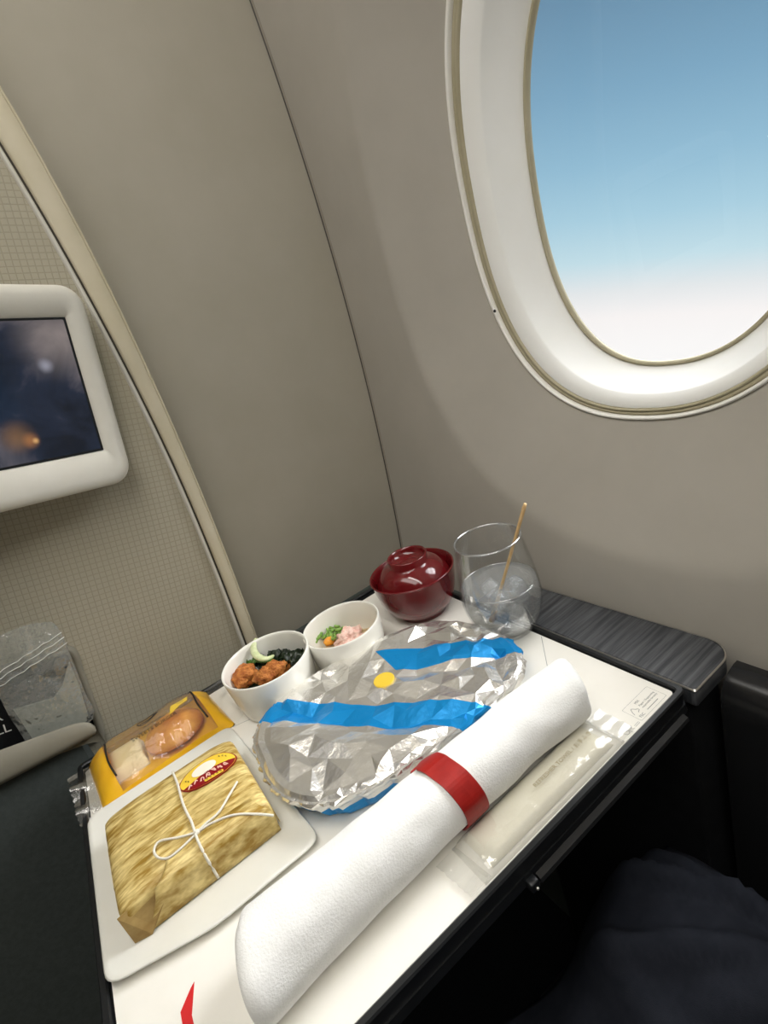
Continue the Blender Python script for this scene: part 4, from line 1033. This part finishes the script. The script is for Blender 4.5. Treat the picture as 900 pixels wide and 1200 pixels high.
def surftext(s, size, u, v, width, m):
    p = on_pk(u, v); q = on_pk(u + .1, v); r = on_pk(u, v + .1)
    h = (q - p).normalized(); h.z = 0; text('lettering', s, size, basis(p, h, (r - p)) @ Matrix.Identity(4), m, sp_, width)
surftext('AFTER', .0060, -.10, -.14, .020, m_inkblk)
surftext('SWEETS BURGER', .0060, -.30, -.36, .046, m_inkblk)
pts_ = [on_pk(.02 + .16 * math.cos(t * PI / 8), .22 + .13 * math.sin(t * PI / 8), .0016) for t in range(17)]
vs, fs = tube(pts_, .0007, 5, .4); obj('burger_outline', vs, fs, m_inkblk, sp_)
vs, fs = tube([on_pk(.02 + d, .19, .0016) for d in (-.13, -.06, 0, .06, .13)], .0008, 5, .4); obj('burger_outline', vs, fs, m_inkblk, sp_)
tri = [on_pk(u, v, .0010) for u, v in ((.30, -.20), (.38, .16), (.66, .14), (.62, -.04), (.50, -.06), (.42, -.12))]
obj('yellow_mark', tri, [tuple(range(6))], m_styel, sp_)

# ------------------------------------------------------------------ clear bag and dark card in the pocket
bg_ = thing('clear_bag', (-.12, .645, .72), 'clear crinkled plastic bag with grey tissue inside the pocket', 'bag')
BO = [(-.152, .722), (-.158, .76), (-.155, .80), (-.146, .845), (-.128, .858), (-.105, .857), (-.090, .852), (-.080, .842), (-.084, .80), (-.090, .76), (-.097, .725)]
BP = smoothpath([(x, 0, z) for x, z in BO], 4, True); bcn = sum(BP, Vector()) / len(BP)
def bagside(y0, sgn):
    rings = []
    for t in (1, .93, .8, .6, .4, .2, .06):
        rings.append([Vector((bcn.x + (p.x - bcn.x) * t, y0 + sgn * (.0045 * (1 - t ** 4) + .0045 * (1 - t ** 6) * noise.noise(Vector(((bcn.x + (p.x - bcn.x) * t) * 55, (bcn.z + (p.z - bcn.z) * t) * 55, sgn)))), bcn.z + (p.z - bcn.z) * t)) for p in BP])
    return loft(rings, cap1=True)
for s in (-1, 1):
    vs, fs = bagside(.6400, s); obj('bag_film', vs, fs, m_bag, bg_, True)
for dz in (.828, .822, .815):
    pts_ = [(-.157 + .078 * k / 12, .6345, dz + .0008 * math.sin(k * 2.3) - .010 * (-.5 + k / 12) * -1 + .001) for k in range(13)]
    vs, fs = tube(pts_, .0005, 5); obj('seal_crease', vs, fs, m_white, bg_, True)
def panel(name, pts, y, m, parent, th=.0015):
    vs = [Vector((x, y, z)) for x, z in pts] + [Vector((x, y + th, z)) for x, z in pts]; n = len(pts)
    return obj(name, vs, [tuple(range(n - 1, -1, -1)), tuple(range(n, 2 * n))] + [(i, (i + 1) % n, n + (i + 1) % n, n + i) for i in range(n)], m, parent)
panel('tissue', [(-.152, .725), (-.100, .727), (-.092, .765), (-.087, .800), (-.104, .778), (-.118, .770), (-.135, .755)], .6395, m_greycloth, bg_)
panel('tissue', [(-.153, .725), (-.120, .727), (-.112, .768), (-.152, .780)], .6412, m_greycloth, bg_)
cdk = thing('menu_card', (-.21, .650, .72), 'black card with white lettering standing behind the clear bag', 'card')
panel('card_sheet', [(-.30, .72), (-.158, .72), (-.158, .80), (-.30, .82)], .6480, m_blackm, cdk)
CM = Matrix.Translation((0, 0, 0))
def wtext(s, size, x, z, y=.6478): text('lettering', s, size, Matrix.Translation((x, y, z)) @ Matrix.Rotation(math.radians(12), 4, 'Y') @ Matrix.Rotation(PI / 2, 4, 'X'), m_white, cdk)
wtext('R', .014, -.1735, .7740); wtext('LL', .014, -.1780, .7600)
